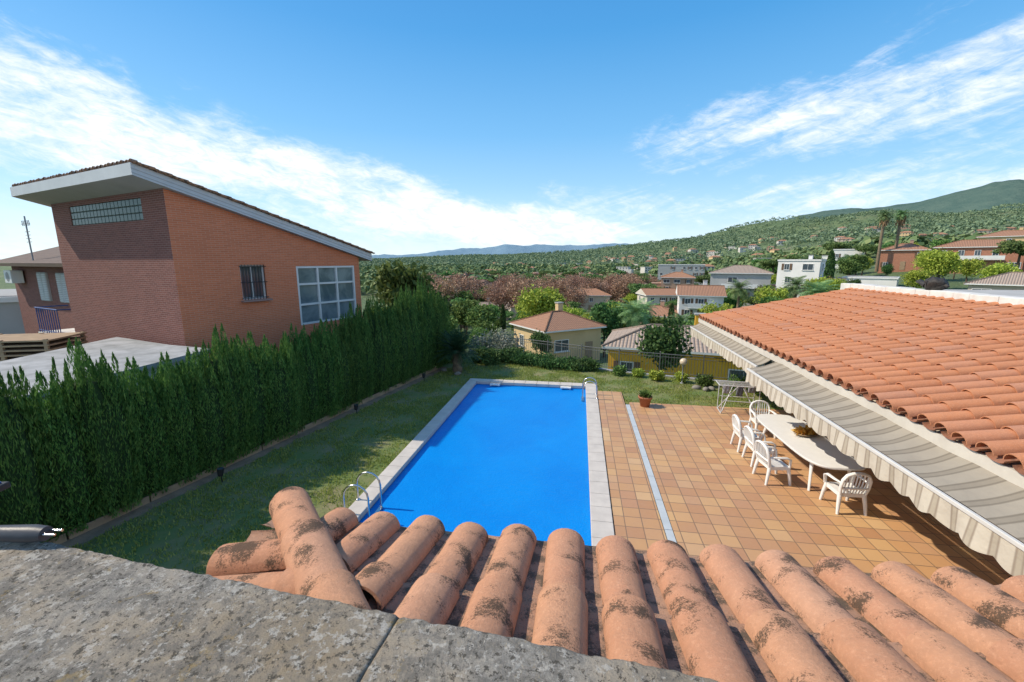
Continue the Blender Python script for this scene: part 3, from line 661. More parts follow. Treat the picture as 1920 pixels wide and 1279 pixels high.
slabs(PX0-CL,PX0,PY0,PY1,'y'); slabs(PX1,PX1+CW,PY0,PY1,'y'); slabs(PX0-CL,PX1+CW,PY1,PY1+.4,'x'); slabs(PX0-CL,PX1+CW,PY0-.4,PY0,'x')
pr=root('swimming_pool','rectangular swimming pool with pale stone coping','swimming pool',((PX0+PX1)/2,(PY0+PY1)/2,0)); off=(-(PX0+PX1)/2,-(PY0+PY1)/2,0)
mb.obj('coping',m_cop,pr,off,bevel=.012)
m_pw=M('pool_mosaic',(.03,.22,.5),(.02,.16,.42),30,.3,.1)
mb=MB(); 
for a,b in (((PX0,PY0),(PX1,PY0)),((PX1,PY0),(PX1,PY1)),((PX1,PY1),(PX0,PY1)),((PX0,PY1),(PX0,PY0))):
    mb.add([(a[0],a[1],-.06),(b[0],b[1],-.06),(b[0],b[1],-1.4),(a[0],a[1],-1.4)],[(0,1,2,3)])
mb.add([(PX0,PY0,-1.4),(PX1,PY0,-1.4),(PX1,PY1,-1.4),(PX0,PY1,-1.4)],[(0,1,2,3)]); mb.obj('basin',m_pw,pr,off)
for x in (-3.35,-.45):
    mb=MB(); mb.box((x,PY1-.09,-.02),(.42,.16,.05)); mb.box((x-.17,PY1-.16,-.02),(.06,.10,.06)); mb.box((x+.17,PY1-.16,-.02),(.06,.10,.06)); mb.obj('skimmer',m_plastic,pr,off)
m_wat,nt,p,_=base_mat('pool_water'); pos=N(nt,'ShaderNodeNewGeometry').outputs['Position']
c=ramp(nt,noise_t(nt,pos,.6,5,.55,.6),[(.3,(.0,.20,.64)),(.7,(.0,.245,.70))]); c=mixc(nt,mth(nt,'MULTIPLY',ramp(nt,noise_t(nt,pos,18,6,.7,.6),[(.45,(0,0,0)),(.65,(1,1,1))]),.14),c,(.02,.34,.85))
nt.links.new(c,p.inputs['Base Color']); p.inputs['Roughness'].default_value=.35; p.inputs['Specular IOR Level'].default_value=.2
bump(nt,p,mth(nt,'ADD',noise_t(nt,pos,5,4,.6,.6),mth(nt,'MULTIPLY',noise_t(nt,pos,28,3,.6),.8)),.45,.04)
n1=60;V=[];F=[]
for i in range(n1+1):
    for j in range(n1+1): V.append((PX0+(PX1-PX0)*i/n1,PY0+(PY1-PY0)*j/n1,-.09+.004*noise.noise(Vector((i*.3,j*.4,0)))))
for i in range(n1):
    for j in range(n1): F.append((i*(n1+1)+j,(i+1)*(n1+1)+j,(i+1)*(n1+1)+j+1,i*(n1+1)+j+1))
mb=MB(); mb.add(V,F,0,True); tag(mb.obj('pool_water',m_wat),'vivid blue water filling the pool','water',kind='structure')
def ladder(x,y,sg):
    r=root('pool_ladder','curved stainless steel pool ladder on the coping','pool ladder',(x,y,.06),group='pool ladders')
    for dy in (-.26,.26):
        mb=MB(); pth=[(sg*.34,dy,0),(sg*.34,dy,.35)]
        for i in range(9):
            t=math.pi*i/8; pth.append((sg*(.08+.26*math.cos(t)),dy,.38+.26*math.sin(t)))
        pth+=[(sg*-.18,dy,.2),(sg*-.18,dy,-.8)]; mb.tube(pth,.021,10); mb.rev([(.05,0),(.05,.015),(.02,.03)],(sg*.34,dy,0),12); mb.obj('rail',m_metal,r)
    for z in (-.12,-.4,-.65):
        mb=MB(); mb.box((sg*-.18,0,z),(.08,.5,.03)); mb.obj('step',m_metal,r)
ladder(PX1+.05,15.5,1); ladder(PX0+.02,7.35,-1)
# ------------------------------------------------------------------ hedge
def hedge_proto(seed):
    g=np.random.default_rng(seed); r=root('hedge_conifer','dense green columnar conifer forming the garden hedge','conifer hedge plant',(0,0,-500),group='row of hedge conifers'); gg=random.Random(seed)
    mb=MB(); 
    for i in range(3): 
        t=gg.uniform(0,6.28); mb.tube([(.05*math.cos(t),.05*math.sin(t),-.1),(.1*math.cos(t),.1*math.sin(t),.5),(.15*math.cos(t),.15*math.sin(t),1.8)],[.045,.035,.02],6)
    mb.obj('trunk',m_bark,r)
    P=[]; npl=28
    for i in range(npl):
        th=i*2.399+gg.uniform(-.2,.2); q=math.sqrt((i+.6)/npl); rx=.43*q; x,y=rx*math.cos(th),rx*math.sin(th)
        z0=.10 if q>.5 else 1.0; h=gg.uniform(2.45,3.0) if q>.55 else gg.uniform(2.75,3.35); rr=gg.uniform(.13,.19)
        k=int(950*(h-z0)/2.6); u=g.random(k); t=g.random(k)*6.283
        ra=rr*np.minimum(1,(1-u)*2.8)**.8*np.minimum(1,.45+u*3)*(.5+.55*g.random(k))
        lean=1+.22*np.sin(u*2.6)
        P.append(np.stack([x*lean+ra*np.cos(t),y*lean+ra*np.sin(t),z0+u*(h-z0)],1))
    P=np.concatenate(P); V,F=quads(P,.042,.20,up=2.3,outc=np.array([0,0,1.0]),seed=seed,jit=.8); mkobj('foliage',npmesh('foliage',V,F,m_lh),r)
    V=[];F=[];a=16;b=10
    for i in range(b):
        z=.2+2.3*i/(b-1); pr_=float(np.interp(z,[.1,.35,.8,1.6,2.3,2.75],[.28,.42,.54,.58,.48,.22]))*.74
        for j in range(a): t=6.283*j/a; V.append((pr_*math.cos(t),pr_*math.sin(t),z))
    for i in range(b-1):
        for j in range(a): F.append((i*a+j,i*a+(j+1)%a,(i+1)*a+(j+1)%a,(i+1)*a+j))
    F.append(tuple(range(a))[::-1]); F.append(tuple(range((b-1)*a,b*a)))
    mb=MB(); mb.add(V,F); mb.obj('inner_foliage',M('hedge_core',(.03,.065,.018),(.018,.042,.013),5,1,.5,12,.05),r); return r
hp=[hedge_proto(s) for s in (1,2,3,4)]; gg=random.Random(9); y=2.6;i=0
while y<19.2:
    hz=float(np.interp(y,[3,7,10,13,16,18.5],[1.06,1.03,.95,1.02,1.14,1.22]))
    p=hp[i%4] if i<4 else gg.choice(hp); pos=(hx(y)-.42+gg.uniform(-.09,.09),y,.03); rz=gg.uniform(0,6.28); sc=(gg.uniform(.90,1.1),gg.uniform(.90,1.1),hz*gg.uniform(.90,1.09))
    if i<4: p.location=pos; p.rotation_euler=(0,0,rz); p.scale=sc
    else: copy_thing(p,pos,rz,sc)
    y+=gg.uniform(.55,.74); i+=1
er=root('garden_edging','low tan timber edging behind the hedge trunks','edging',(0,0,0)); mb=MB()
for k in range(12):
    a=3+k*1.3; b=a+1.28; mb.box((hx((a+b)/2)-.12,(a+b)/2,.09),(.03,1.29,.18),-math.atan(.198))
mb.obj('board',m_wood,er)
# ------------------------------------------------------------------ plants near
def bush(name,label,cat,x,y,z,rx,ry,rz_,leaf,n,ls,seed,grp=None):
    g=random.Random(seed); cl=[]
    r=root(name,label,cat,(x,y,z),group=grp)
    for i in range(10):
        t=g.uniform(0,6.28); q=math.sqrt(g.random())*.7; s=g.uniform(.35,.55); cl.append((math.cos(t)*q*rx,math.sin(t)*q*ry,rz_*g.uniform(.25,.65),rx*s,ry*s,rz_*s))
    P=clumppts(cl,n//10,seed,.3); P[:,2]=np.abs(P[:,2]); V,F=quads(P,ls,.5,seed=seed); mkobj('foliage',npmesh('foliage',V,F,leaf),r)
    mb=MB()
    for i in range(5):
        t=g.uniform(0,6.28); mb.tube([(0,0,-.3),(math.cos(t)*rx*.3,math.sin(t)*ry*.3,rz_*.3),(math.cos(t)*rx*.5,math.sin(t)*ry*.5,rz_*.7)],[.03,.02,.01],5)
    mb.obj('stem',m_bark,r)
for i,(x,y,rx,ry,h) in enumerate([(-3.6,20.9,1.2,.8,.7),(-2.2,20.3,1.3,.8,.55),(-.8,19.8,1.2,.7,.5),(.3,19.5,.8,.5,.5),(-4.6,20.2,.8,.7,.8)]): bush('juniper_bush','low spreading dark green juniper by the railing','bush',x,y,0,rx,ry,h,m_ld,3600,.06,100+i,'junipers by the railing')
bush('silver_bush','silvery white flowering bush at the lawn edge','bush',-4.4,22.6,-.6,1.6,1.1,1.9,m_lsil,4200,.07,120)
bush('laurel_bush','green leafy bush behind the cycad','bush',-6.9,20.8,-.2,1.3,1.2,1.7,m_lg,3600,.09,121)
bush('laurel_bush','green leafy bush beside the hedge end','bush',-7.8,20,-.2,1.3,1.2,2.6,m_ld,3600,.09,122)
for i,(x,y,s) in enumerate([(3.3,18.3,.35),(5.1,17.7,.4),(4.3,18.2,.3),(6.3,17.4,.45),(7.2,16.9,.5),(1.9,18.9,.35),(2.6,18.8,.3)]): bush('flower_shrub','small green shrub beside the railing','shrub',x,y,0,s,s*.8,s*1.3,m_lg if i%2 else m_ly,900,.05,130+i,'small shrubs along the railing')
r=root('cycad','dark green cycad with stiff arching fronds','cycad palm',(-5.45,18.4,0)); mb=MB(); mb.rev([(.20,-.1),(.24,.2),(.2,.35),(.24,.5),(.2,.65),(.23,.8),(.15,.95),(0,1.0)],n=14); mb.obj('trunk',m_palmbark,r)
V,F=palm_crown(70,1.3,.75,85,-12,.03,.20,77,30); mkobj('crown',npmesh('crown',V,F,m_lcyc),r,(0,0,.95))
r=root('potted_plant','terracotta pot with small plant on the terrace','potted plant',(2.35,14.75,.03)); mb=MB(); mb.rev([(0,0),(.15,0),(.21,.30),(.24,.30),(.24,.36),(.21,.36),(.20,.32),(0,.32)],n=24); mb.obj('pot',M('pot_clay',(.40,.16,.08),(.34,.13,.07),8,.7),r)
P=clumppts([(0,0,.42,.2,.2,.12)],500,5,.2); V,F=quads(P,.05,.4,up=.6,seed=5); mkobj('foliage',npmesh('foliage',V,F,m_lg),r)
r=root('garden_lamp','short garden lamp post with frosted globe','garden lamp',(4.3,18.0,0)); mb=MB(); mb.rev([(.09,0),(.09,.03),(.03,.06),(.028,.7),(.06,.74),(.06,.78)],n=14); mb.obj('post',m_grey,r)
m_globe,nt,p,_=base_mat('frosted_globe'); p.inputs['Base Color'].default_value=(.62,.50,.36,1); p.inputs['Roughness'].default_value=.3
mb=MB(); mb.rev([(.15*math.sin(math.pi*i/12),.15-.15*math.cos(math.pi*i/12)) for i in range(13)],(0,0,.77),18); mb.obj('lamp_globe',m_globe,r)
for x,y in [(hx(7.9)+.45,7.9),(hx(12.5)+.35,12.5),(hx(16.6)+.35,16.6)]:
    r=root('garden_spotlight','small black garden spotlight on a spike','garden spotlight',(x,y,0),R(40),'garden spotlights by the hedge'); mb=MB(); mb.tube([(0,0,-.05),(0,0,.18)],.012,8); mb.obj('spike',m_black,r)
    mb=MB(); mb.tube([(-.02,0,.16),(-.01,0,.24),(.0,0,.33)],[.05,.065,.075],12); mb.obj('lamp_head',m_black,r)
    mb=MB(); mb.tube([(0,0,.331),(0,0,.338)],.066,12); mb.obj('lens',m_glass,r)
g=random.Random(5); m_rock=M('garden_stone',(.28,.26,.23),(.18,.17,.15),5,.9,.5,20)
for i,(x,y) in enumerate([(4.7,17.3),(5.0,17.1),(5.25,17.25),(-6.1,18.4),(-5.3,17.9)]):
    mb=MB(); pr_=[(.0,-.03),(.13,-.02),(.16,.05),(.1,.12),(0,.14)]; mb.rev([(a*g.uniform(.85,1.15),b) for a,b in pr_],n=9); o=mb.obj('garden_stone',m_rock,None,(x,y,0),i); o.scale=(1.1,.8,1); tag(o,'small rounded grey stone on the lawn','stone','stones on the lawn')
# ------------------------------------------------------------------ furniture
def chair_proto():
    r=root('garden_chair','white plastic garden armchair with slatted back','chair',(0,0,0),group='white chairs around the table'); 
    mb=MB(); V=[];F=[]; 
    for i in range(9):
        for j in range(9):
            x=-.24+.48*i/8; y=-.21+.44*j/8; z=.43-.012*math.cos(x*6)-(.02 if j==8 else 0); V.append((x,y,z))
    F=[(i*9+j,(i+1)*9+j,(i+1)*9+j+1,i*9+j+1) for i in range(8) for j in range(8)]; mb.add(V,F,0,True); mb.add([(x,y,z-.022) for x,y,z in V],[f[::-1] for f in F],0,True)
    mb.box((0,.225,.39),(.47,.02,.075)); mb.box((0,-.21,.39),(.47,.02,.075)); mb.box((-.235,0,.39),(.02,.42,.075)); mb.box((.235,0,.39),(.02,.42,.075)); mb.obj('seat',m_plastic,r)
    fr=[(-.235,-.215,.42),(-.26,-.25,.58),(-.255,-.28,.74),(-.20,-.30,.85),(-.10,-.31,.895),(0,-.313,.91),(.10,-.31,.895),(.20,-.30,.85),(.255,-.28,.74),(.26,-.25,.58),(.235,-.215,.42)]
    mb=MB(); mb.tube(fr,.038,8,0,.7)
    for x in (-.19,-.125,-.06,0,.06,.125,.19):
        top=.90-(x*x)*2.1; mb.tube([(x*.85,-.215,.43),(x,-.26,.62),(x,-.30,top)],.021,6,0,.45)
    mb.tube([(-.25,-.26,.56),(0,-.285,.57),(.25,-.26,.56)],.022,6); mb.obj('backrest',m_plastic,r)
    for sx in (-1,1):
        mb=MB(); mb.tube([(sx*.25,-.25,.66),(sx*.285,-.1,.665),(sx*.29,.12,.66),(sx*.28,.21,.61),(sx*.25,.225,.42)],[.022,.036,.04,.036,.03],8,0,.6); mb.obj('armrest',m_plastic,r)
        for sy in (-1,1):
            mb=MB(); mb.tube([(sx*.225,sy*.2,.43),(sx*.25,sy*.24,.2),(sx*.265,sy*.27,0)],[.045,.036,.027],8); mb.obj('leg',m_plastic,r)
    return r
ch=chair_proto(); zd=.03
pos=[(4.52,11.62,-90),(4.55,10.82,-88),(4.5,9.95,-82),(5.45,8.95,4),(5.35,12.75,180)]
ch.location=(pos[0][0],pos[0][1],zd); ch.rotation_euler=(0,0,R(pos[0][2]))
for x,y,a in pos[1:]: copy_thing(ch,(x,y,zd),R(a))
r=root('garden_table','long white plastic garden table with rounded ends','table',(5.50,10.78,zd),R(2)); mb=MB(); n=56; out_=[]
for i in range(n):
    t=2*math.pi*i/n; c,s=math.cos(t),math.sin(t); out_.append((.61*math.copysign(abs(c)**.5,c),1.6*math.copysign(abs(s)**.42,s)))
V=[(x,y,.75) for x,y in out_]+[(x*1.01,y*1.005,.735) for x,y in out_]+[(x*.99,y*.995,.70) for x,y in out_]
mb.add(V,[tuple(range(n))]+[(i,n+i,n+(i+1)%n,(i+1)%n) for i in range(n)]+[(n+i,2*n+i,2*n+(i+1)%n,n+(i+1)%n) for i in range(n)]+[tuple(range(2*n,3*n))[::-1]]); mb.obj('table_top',m_plastic,r)
mb=MB(); mb.box((0,0,.66),(.8,2.3,.07)); mb.obj('apron',m_plastic,r)
for sx in (-1,1):
    for sy in (-1,1):
        mb=MB(); mb.tube([(sx*.36,sy*1.05,.70),(sx*.40,sy*1.14,.35),(sx*.44,sy*1.22,0)],[.055,.042,.035],10,0,.7); mb.obj('leg',m_plastic,r)
r=root('table_centrepiece','dried autumn centrepiece with gourds on the table','centrepiece',(5.66,11.0,zd+.75),R(30)); r.scale=(1.3,1.3,1.3); mb=MB(); mb.rev([(0,0),(.2,0),(.27,.05),(.26,.055),(.19,.02),(0,.02)],n=24); o=mb.obj('tray',m_wood,r); o.scale=(1.1,.7,1)
P=clumppts([(0,0,.07,.27,.17,.06)],420,8,.1); P[:,2]=np.abs(P[:,2]); V,F=quads(P,.04,.5,seed=8); mkobj('dried_leaves',npmesh('dried_leaves',V,F,leafmat('dried_leaves_mat',(.30,.13,.02),(.55,.30,.05),(.7,.5,.18),6,.2,0,.6)),r)
for x,y,s in ((.05,.02,.06),(-.12,.03,.05),(.15,-.03,.045)):
    mb=MB(); mb.rev([(s*math.sin(math.pi*i/8),s*.8-s*.8*math.cos(math.pi*i/8)) for i in range(9)],(x,y,.04),12); mb.obj('gourd',M('gourd_skin',(.55,.22,.03),(.45,.30,.05),9,.5),r)
r=root('clothes_drying_rack','folding pale metal clothes drying rack on the terrace','drying rack',(5.3,14.6,zd),R(-5))
mb=MB()
for sy in (-.27,.27):
    mb.tube([(-.55,sy,0),(-.1,-sy*.9,.95)],.016,6); mb.tube([(.55,sy,0),(.1,-sy*.9,.95)],.016,6); mb.tube([(-.55,sy,0),(-.55,sy,.95)],.014,6); mb.tube([(.55,sy,0),(.55,sy,.95)],.014,6)
mb.tube([(-.55,-.27,.02),(-.55,.27,.02)],.014,6); mb.tube([(.55,-.27,.02),(.55,.27,.02)],.014,6); mb.tube([(-.55,-.27,.45),(.55,-.27,.45)],.012,6); mb.tube([(-.55,.27,.45),(.55,.27,.45)],.012,6)
m_rack=M('rack_metal',(.60,.61,.62),(.5,.51,.52),8,.4,0); mb.obj('leg_frame',m_rack,r)
mb=MB(); fr=[(-.66,-.30,.97),(.66,-.30,.97),(.66,.30,.97),(-.66,.30,.97),(-.66,-.30,.97)]
for a,b in zip(fr[:-1],fr[1:]): mb.tube([a,b],.016,6)
for i in range(1,8): mb.tube([(-.66,-.30+.6*i/8,.97),(.66,-.30+.6*i/8,.97)],.007,5)
mb.obj('wire_top',m_rack,r)
for i,(x,c_) in enumerate([(-.42,(.42,.43,.45)),(.02,(.16,.17,.19)),(.40,(.30,.31,.33))]):
    mb=MB(); V=[];nx,nz=10,8; dp=[.32,.42,.30][i]
    for a in range(nx):
        for b in range(nz+1): V.append((-.10+.20*a/(nx-1),.02*math.sin(a*1.4+b*.4)+.01*b*.3,-dp*b/nz))
    mb.add(V,[(a*(nz+1)+b,(a+1)*(nz+1)+b,(a+1)*(nz+1)+b+1,a*(nz+1)+b+1) for a in range(nx-1) for b in range(nz)],0,True)
    o=mb.obj('hanging_laundry',M('laundry_cloth',c_,None,20,.95),None,(5.3+x,14.50+.06*i,zd+.975),R(-5)); s=o.modifiers.new('Solidify','SOLIDIFY'); s.thickness=.008
    tag(o,['pale grey towel hanging from the drying rack','dark grey garment hanging from the drying rack','grey garment hanging from the drying rack'][i],'laundry','laundry on the rack')
# ------------------------------------------------------------------ barrel tile roofs
def barrel(mb,O,U,Vv,ncol,length,pitch,course,r,seg=6,lim=None,m=0,mp=1,jit=.006,seed=0,pans=True,taper=.2,rise=.026,wob=.02,vs_=1,pd=.5,minL=.03,ht=.92,ph=.045):
    g=random.Random(seed); O=Vector(O);U=Vector(U).normalized();Vv=Vector(Vv).normalized(); Nn=U.cross(Vv)
    if Nn.z<0: Nn=-Nn
    def piece(cu,v0,v1,r0,r1,h0,h1,sgn,mat,cap,c2=0):
        vs=[];fs=[]
        for q in range(vs_+1):
            f=q/vs_; v=v0+(v1-v0)*f; rr=r0+(r1-r0)*f; h=h0+(h1-h0)*f; cc=c2*f
            for k in range(seg+1):
                t=math.pi*k/seg; w_=1+ (g.uniform(-.010,.010) if vs_>1 else 0)
                vs.append(O+U*(cu+cc-rr*w_*math.cos(t))+Vv*v+Nn*(h+sgn*rr*w_*math.sin(t)*(ht if sgn>0 else pd)))
        n=seg+1
        for q in range(vs_):
            for k in range(seg): fs.append((q*n+k,q*n+k+1,(q+1)*n+k+1,(q+1)*n+k))
        mb.add(vs,fs,mat,True)
        if cap:
            th=.013; vi=[]
            for (v,rr,h,cc) in ((v0,r0-th,h0,0),(v1,r1-th,h1,c2)):
                for k in range(n):
                    t=math.pi*k/seg; vi.append(O+U*(cu+cc-rr*math.cos(t))+Vv*v+Nn*(h+sgn*rr*math.sin(t)*ht))
            mb.add(vi,[(k,n+k,n+k+1,k+1) for k in range(seg)],mat,True)
            for (A,B) in ((vs[:n],vi[:n]),(vs[-n:],vi[n:])):
                mb.add(list(A)+list(B),[(n+k,n+k+1,k+1,k) for k in range(seg)],mat,False)
            for e in (0,n-1): mb.add([vs[e],vs[-n+e],vi[n+e],vi[e]],[(0,1,2,3)],mat,False)
    for i in range(ncol):
        cu=(i+.5)*pitch; L=length if lim is None else min(length,lim(cu))
        if L>minL:
            v=0; off=g.uniform(-wob,wob)
            while v<L:
                v1=min(v+course*1.13,L+.02); f=(v1-v)/(course*1.13); j=g.uniform(-jit,jit)
                piece(cu+j,v+off,v1+off,r,r-(r*taper)*f,.032,.032-rise*f,1,m,True,g.uniform(-jit,jit)); v+=course
        if pans:
            cu=i*pitch; L=length if lim is None else min(length,lim(cu)); v=0
            while v<L:
                v1=min(v+course*1.1,L); piece(cu,v-.03,v1,r*.95,r*1.0,ph,ph-.025,-1,mp,False); v+=course
m_ft=tilemat('clay_tiles_lichen',[(.1,(.54,.26,.15)),(.4,(.60,.315,.185)),(.7,(.55,.27,.16)),(.95,(.64,.37,.24))],.565,9,(.05,.043,.032),.35,(.40,.22,.14),.85)
m_fp=tilemat('clay_pans_lichen',[(.2,(.40,.22,.14)),(.8,(.50,.29,.19))],.50,14,(.09,.078,.06),.55,(.32,.22,.17))
rr=root('lower_tiled_roof','hipped salmon barrel-tile roof spotted with black lichen','roof',(0,1.2,3.5)); mb=MB(); sl=.25; off=(0,-1.2,-3.5)
ex=-1.46; ey=1.74; ez=3.70; PT=.220
barrel(mb,(ex,ey,ez),(1,0,0),(0,-1,sl),29,1.35,PT,.50,.086,12,lambda u:min((u-.13),.90+.078*(u-1.46)),0,1,.004,3,True,.14,.016,.02,8,.30,.08,.84,.055)
barrel(mb,(ex,ey,ez),(0,-1,0),(1,0,sl),4,1.35,PT,.50,.086,12,lambda u:(u+.03),0,1,.004,4,True,.14,.016,.010,8,.30,.2,.84,.055)
mb.obj('roof_tiles',[m_ft,m_fp],rr,off)
mb=MB(); hp0=Vector((ex+.05,ey+.02,ez+.065)); U=Vector((1,1.08,0)).normalized()
barrel(mb,hp0-U*.105,(1,1.08,0),(1.08,-1.12,sl*.85),1,1.32,.21,.46,.092,14,None,0,1,0,5,False,.08,.012,0,8,.3,.03,.95); mb.obj('hip_tiles',[m_ft,m_fp],rr,off)
mb=MB(); zz=ez-.075; mb.add([(ex,ey,zz),(5,ey,zz),(5,.3,zz+1.44*sl),(ex+1.44,.3,zz+1.44*sl),(ex,.3,zz)],[(0,1,2,3),(0,3,4)]); mb.box((1.8,1.68,3.54),(6.3,.05,.14),0); mb.obj('roof_deck',M('dark_mortar',(.14,.12,.10),(.09,.075,.06),20,.95,.5,60),rr,off)
m_rt2=tilemat('orange_clay_tiles',[(.1,(.46,.175,.085)),(.3,(.60,.245,.115)),(.5,(.52,.205,.095)),(.7,(.57,.245,.13)),(.85,(.48,.225,.14)),(.97,(.68,.40,.26))],.74,3,(.16,.11,.08),.2,(.46,.22,.13))
m_rp2=tilemat('orange_pans_shaded',[(.2,(.28,.11,.06)),(.8,(.37,.155,.09))],.58,5,(.10,.07,.05))  # pans coloured darker than the covers to paint shade between rows
hr=root('house_wing','single-storey house wing with orange barrel-tile roof','house',(8,11,0)); off=(-8,-11,0)
mb=MB(); barrel(mb,(5.08,2.3,2.62),(0,1,0),(1,0,.21),50,5.95,.34,.56,.130,8,None,0,1,.009,7,True,.14,.024,.03)
ro=mb.obj('roof',[m_rt2,m_rp2],hr,off)
mb=MB(); mb.add([(5.1,2.3,2.50),(5.1,19.3,2.50),(10.9,19.3,3.72),(10.9,2.3,3.72)],[(0,1,2,3)][::-1]); mb.add([(5.1,19.3,2.50),(5.1,19.3,2.45),(10.9,19.3,2.45),(10.9,19.3,3.72)],[(0,1,2,3)]); mb.add([(5.1,2.3,2.45),(5.1,19.3,2.45),(10.9,19.3,2.45),(10.9,2.3,2.45)],[(0,1,2,3)]); mb.obj('roof_deck',m_render,hr,off)
mb=MB(); mb.box((9.1,10.8,1.2),(3.6,16.6,2.5)); mb.obj('wall',m_render,hr,off)
for y in (5,9,13,17):
    mkobj('window',window_mesh(1.6,2.0),hr,(7.3-8,y-11,1.1),R(-90))
mb=MB(); mb.box((5.12,10.8,2.50),(.06,17.0,.17)); mb.obj('fascia',M('cream_fascia',(.60,.56,.49),(.50,.46,.40),3,.7),hr,off)
g=random.Random(8); mb=MB(); y=2.3
m_cap=M('white_mortar',(.74,.72,.68),(.54,.52,.48),2.5,.85,.5,18,.02)
while y<19.5:
    L=g.uniform(.5,.9); mb.box((11.02,y+L/2,3.94+g.uniform(-.012,.012)),(.50+g.uniform(-.02,.02),L-.004,.32)); y+=L
mb.obj('ridge_cap',m_cap,hr,off,bevel=.02)
mb=MB(); mb.box((14.9,10.6,3.62),(6.6,13,.6)); mb.box((14.9,10.6,3.97),(6.9,13.3,.1),0,1); mb.obj('rear_roof',[M('rear_flat_roof',(.36,.35,.33),(.26,.25,.24),1,.9,.4,10),M('rear_roof_edge',(.46,.45,.43),(.34,.33,.31),1.5,.9,.4,14)],hr,off)
g=np.random.default_rng(2); V=[];F=[];a=22;b=14
for i in range(b+1):
    for j in range(a):
        t=6.283*j/a; q=math.pi*i/b; d=Vector((math.sin(q)*math.cos(t),math.sin(q)*math.sin(t),-math.cos(q)))
        k=1+.35*noise.fractal(d*1.6+Vector((3,1,2)),.8,2,4)+.12*abs(noise.noise(d*5)); V.append((d.x*.34*k,d.y*.46*k,.33+d.z*.34*k))
for i in range(b):
    for j in range(a): F.append((i*a+j,i*a+(j+1)%a,(i+1)*a+(j+1)%a,(i+1)*a+j))
m_tarp=M('dark_tarpaulin',(.025,.023,.022),(.06,.055,.05),6,.6,.5,12,.03)
r=root('tarpaulin_bundle','dark crumpled tarpaulin bundle tied on the roof ridge','bundle',(11.1,15.5,4.06),R(-5)); r.scale=(.68,.68,.68); mb=MB(); mb.add(V,F,0,True); mb.tube([(-.2,.3,.25),(-.25,.7,.42),(-.2,1.0,.40)],[.14,.1,.05],10); mb.tube([(.1,-.35,.3),(.1,-.65,.25)],[.12,.05],8); mb.obj('tarpaulin',m_tarp,r)
mb=MB(); mb.tube([(.36*math.cos(t)*1.02,0.02,.35+.4*math.sin(t)) for t in np.linspace(0,6.283,20)],.015,6); mb.obj('strap',m_black,r)
# awnings
def stripemat(name,cols,axis=1,per=.30,soft=.05,mixn=.45):
    a,b,c_=cols
    m,nt,p,_=base_mat(name); pos=N(nt,'ShaderNodeNewGeometry').outputs['Position']; s=N(nt,'ShaderNodeSeparateXYZ'); nt.links.new(pos,s.inputs[0])
    f=mth(nt,'FRACT',mth(nt,'DIVIDE',s.outputs[axis],per)); o=soft/2
    col=ramp(nt,f,[(0,a),(.30-o,a),(.32+o,b),(.38-o/2,b),(.40+o,c_),(.60-o,c_),(.62+o/2,b),(.68-o/2,b),(.70+o,a),(1,a)])
    col=mixc(nt,mth(nt,'MULTIPLY',noise_t(nt,pos,2.5,7,.7),mixn),col,tuple(q*.7 for q in c_)); nt.links.new(col,p.inputs['Base Color']); p.inputs['Roughness'].default_value=.9; p.inputs['Specular IOR Level'].default_value=.1
    bump(nt,p,noise_t(nt,pos,6,3,.5),.4,.05); return m
m_st=stripemat('striped_canvas',((.36,.32,.26),(.19,.165,.13),(.28,.245,.195)),1,.34,.04,.45)
m_val=stripemat('striped_valance',((.58,.53,.44),(.30,.25,.20),(.43,.38,.30)),1,.26,.05,.35)
m_bar=M('bar_paint',(.62,.61,.58),(.54,.53,.50),2,.5,.05)
def awning(y0,y1,xb,label):
    r=root('awning',label,'awning',(5.05,(y0+y1)/2,2.4),group='striped awnings along the terrace'); off=(-5.05,-(y0+y1)/2,-2.4); zb=2.2
    n=150;V=[];F=[];k=10
    for i in range(n+1):
        y=y0+(y1-y0)*i/n
        for j in range(k+1):
            t=j/k; x=5.22+(xb-5.22)*t; z=2.50+(zb+.03-2.50)*t-math.sin(math.pi*t)*(.05+.02*math.sin(y*2.1)+.012*math.sin(y*7+t*3)); V.append((x,y,z))
    F=[(i*(k+1)+j,(i+1)*(k+1)+j,(i+1)*(k+1)+j+1,i*(k+1)+j+1) for i in range(n) for j in range(k)]
    mb=MB(); mb.add(V,F,0,True); mb.obj('canvas',m_st,r,off)
    mb=MB(); mb.box((xb-.03,(y0+y1)/2,zb),(.05,y1-y0+.06,.055)); mb.obj('front_bar',m_bar,r,off,bevel=.01)
    n=int((y1-y0)/.02);V=[];F=[];k=8
    for i in range(n+1):
        y=y0+(y1-y0)*i/n; dr=.27+.065*abs(math.sin(math.pi*y/.40))+.01*math.sin(y*1.3)
        for j in range(k+1):
            t=j/k; V.append((xb-.035+t*(.030*math.sin(y*5+math.sin(y*2.3)*2)+.012*math.sin(y*13+1)),y,zb-.02-dr*t))
    F=[(i*(k+1)+j,(i+1)*(k+1)+j,(i+1)*(k+1)+j+1,i*(k+1)+j+1) for i in range(n) for j in range(k)]
    mb=MB(); mb.add(V,F,0,True); o=mb.obj('valance',m_val,r,off)
    for y in (y0+.8,y1-.8):
        mb=MB(); mb.tube([(5.2,y,2.42),(xb+.25,y+.35,2.20),(xb+.02,y,2.16)],.022,6); mb.obj('folding_arm',m_white,r,off)
awning(2.4,11.75,4.46,'striped beige canvas awning with scalloped valance over the terrace'); awning(12.1,19.2,4.80,'partly rolled striped awning at the far end of the wing')
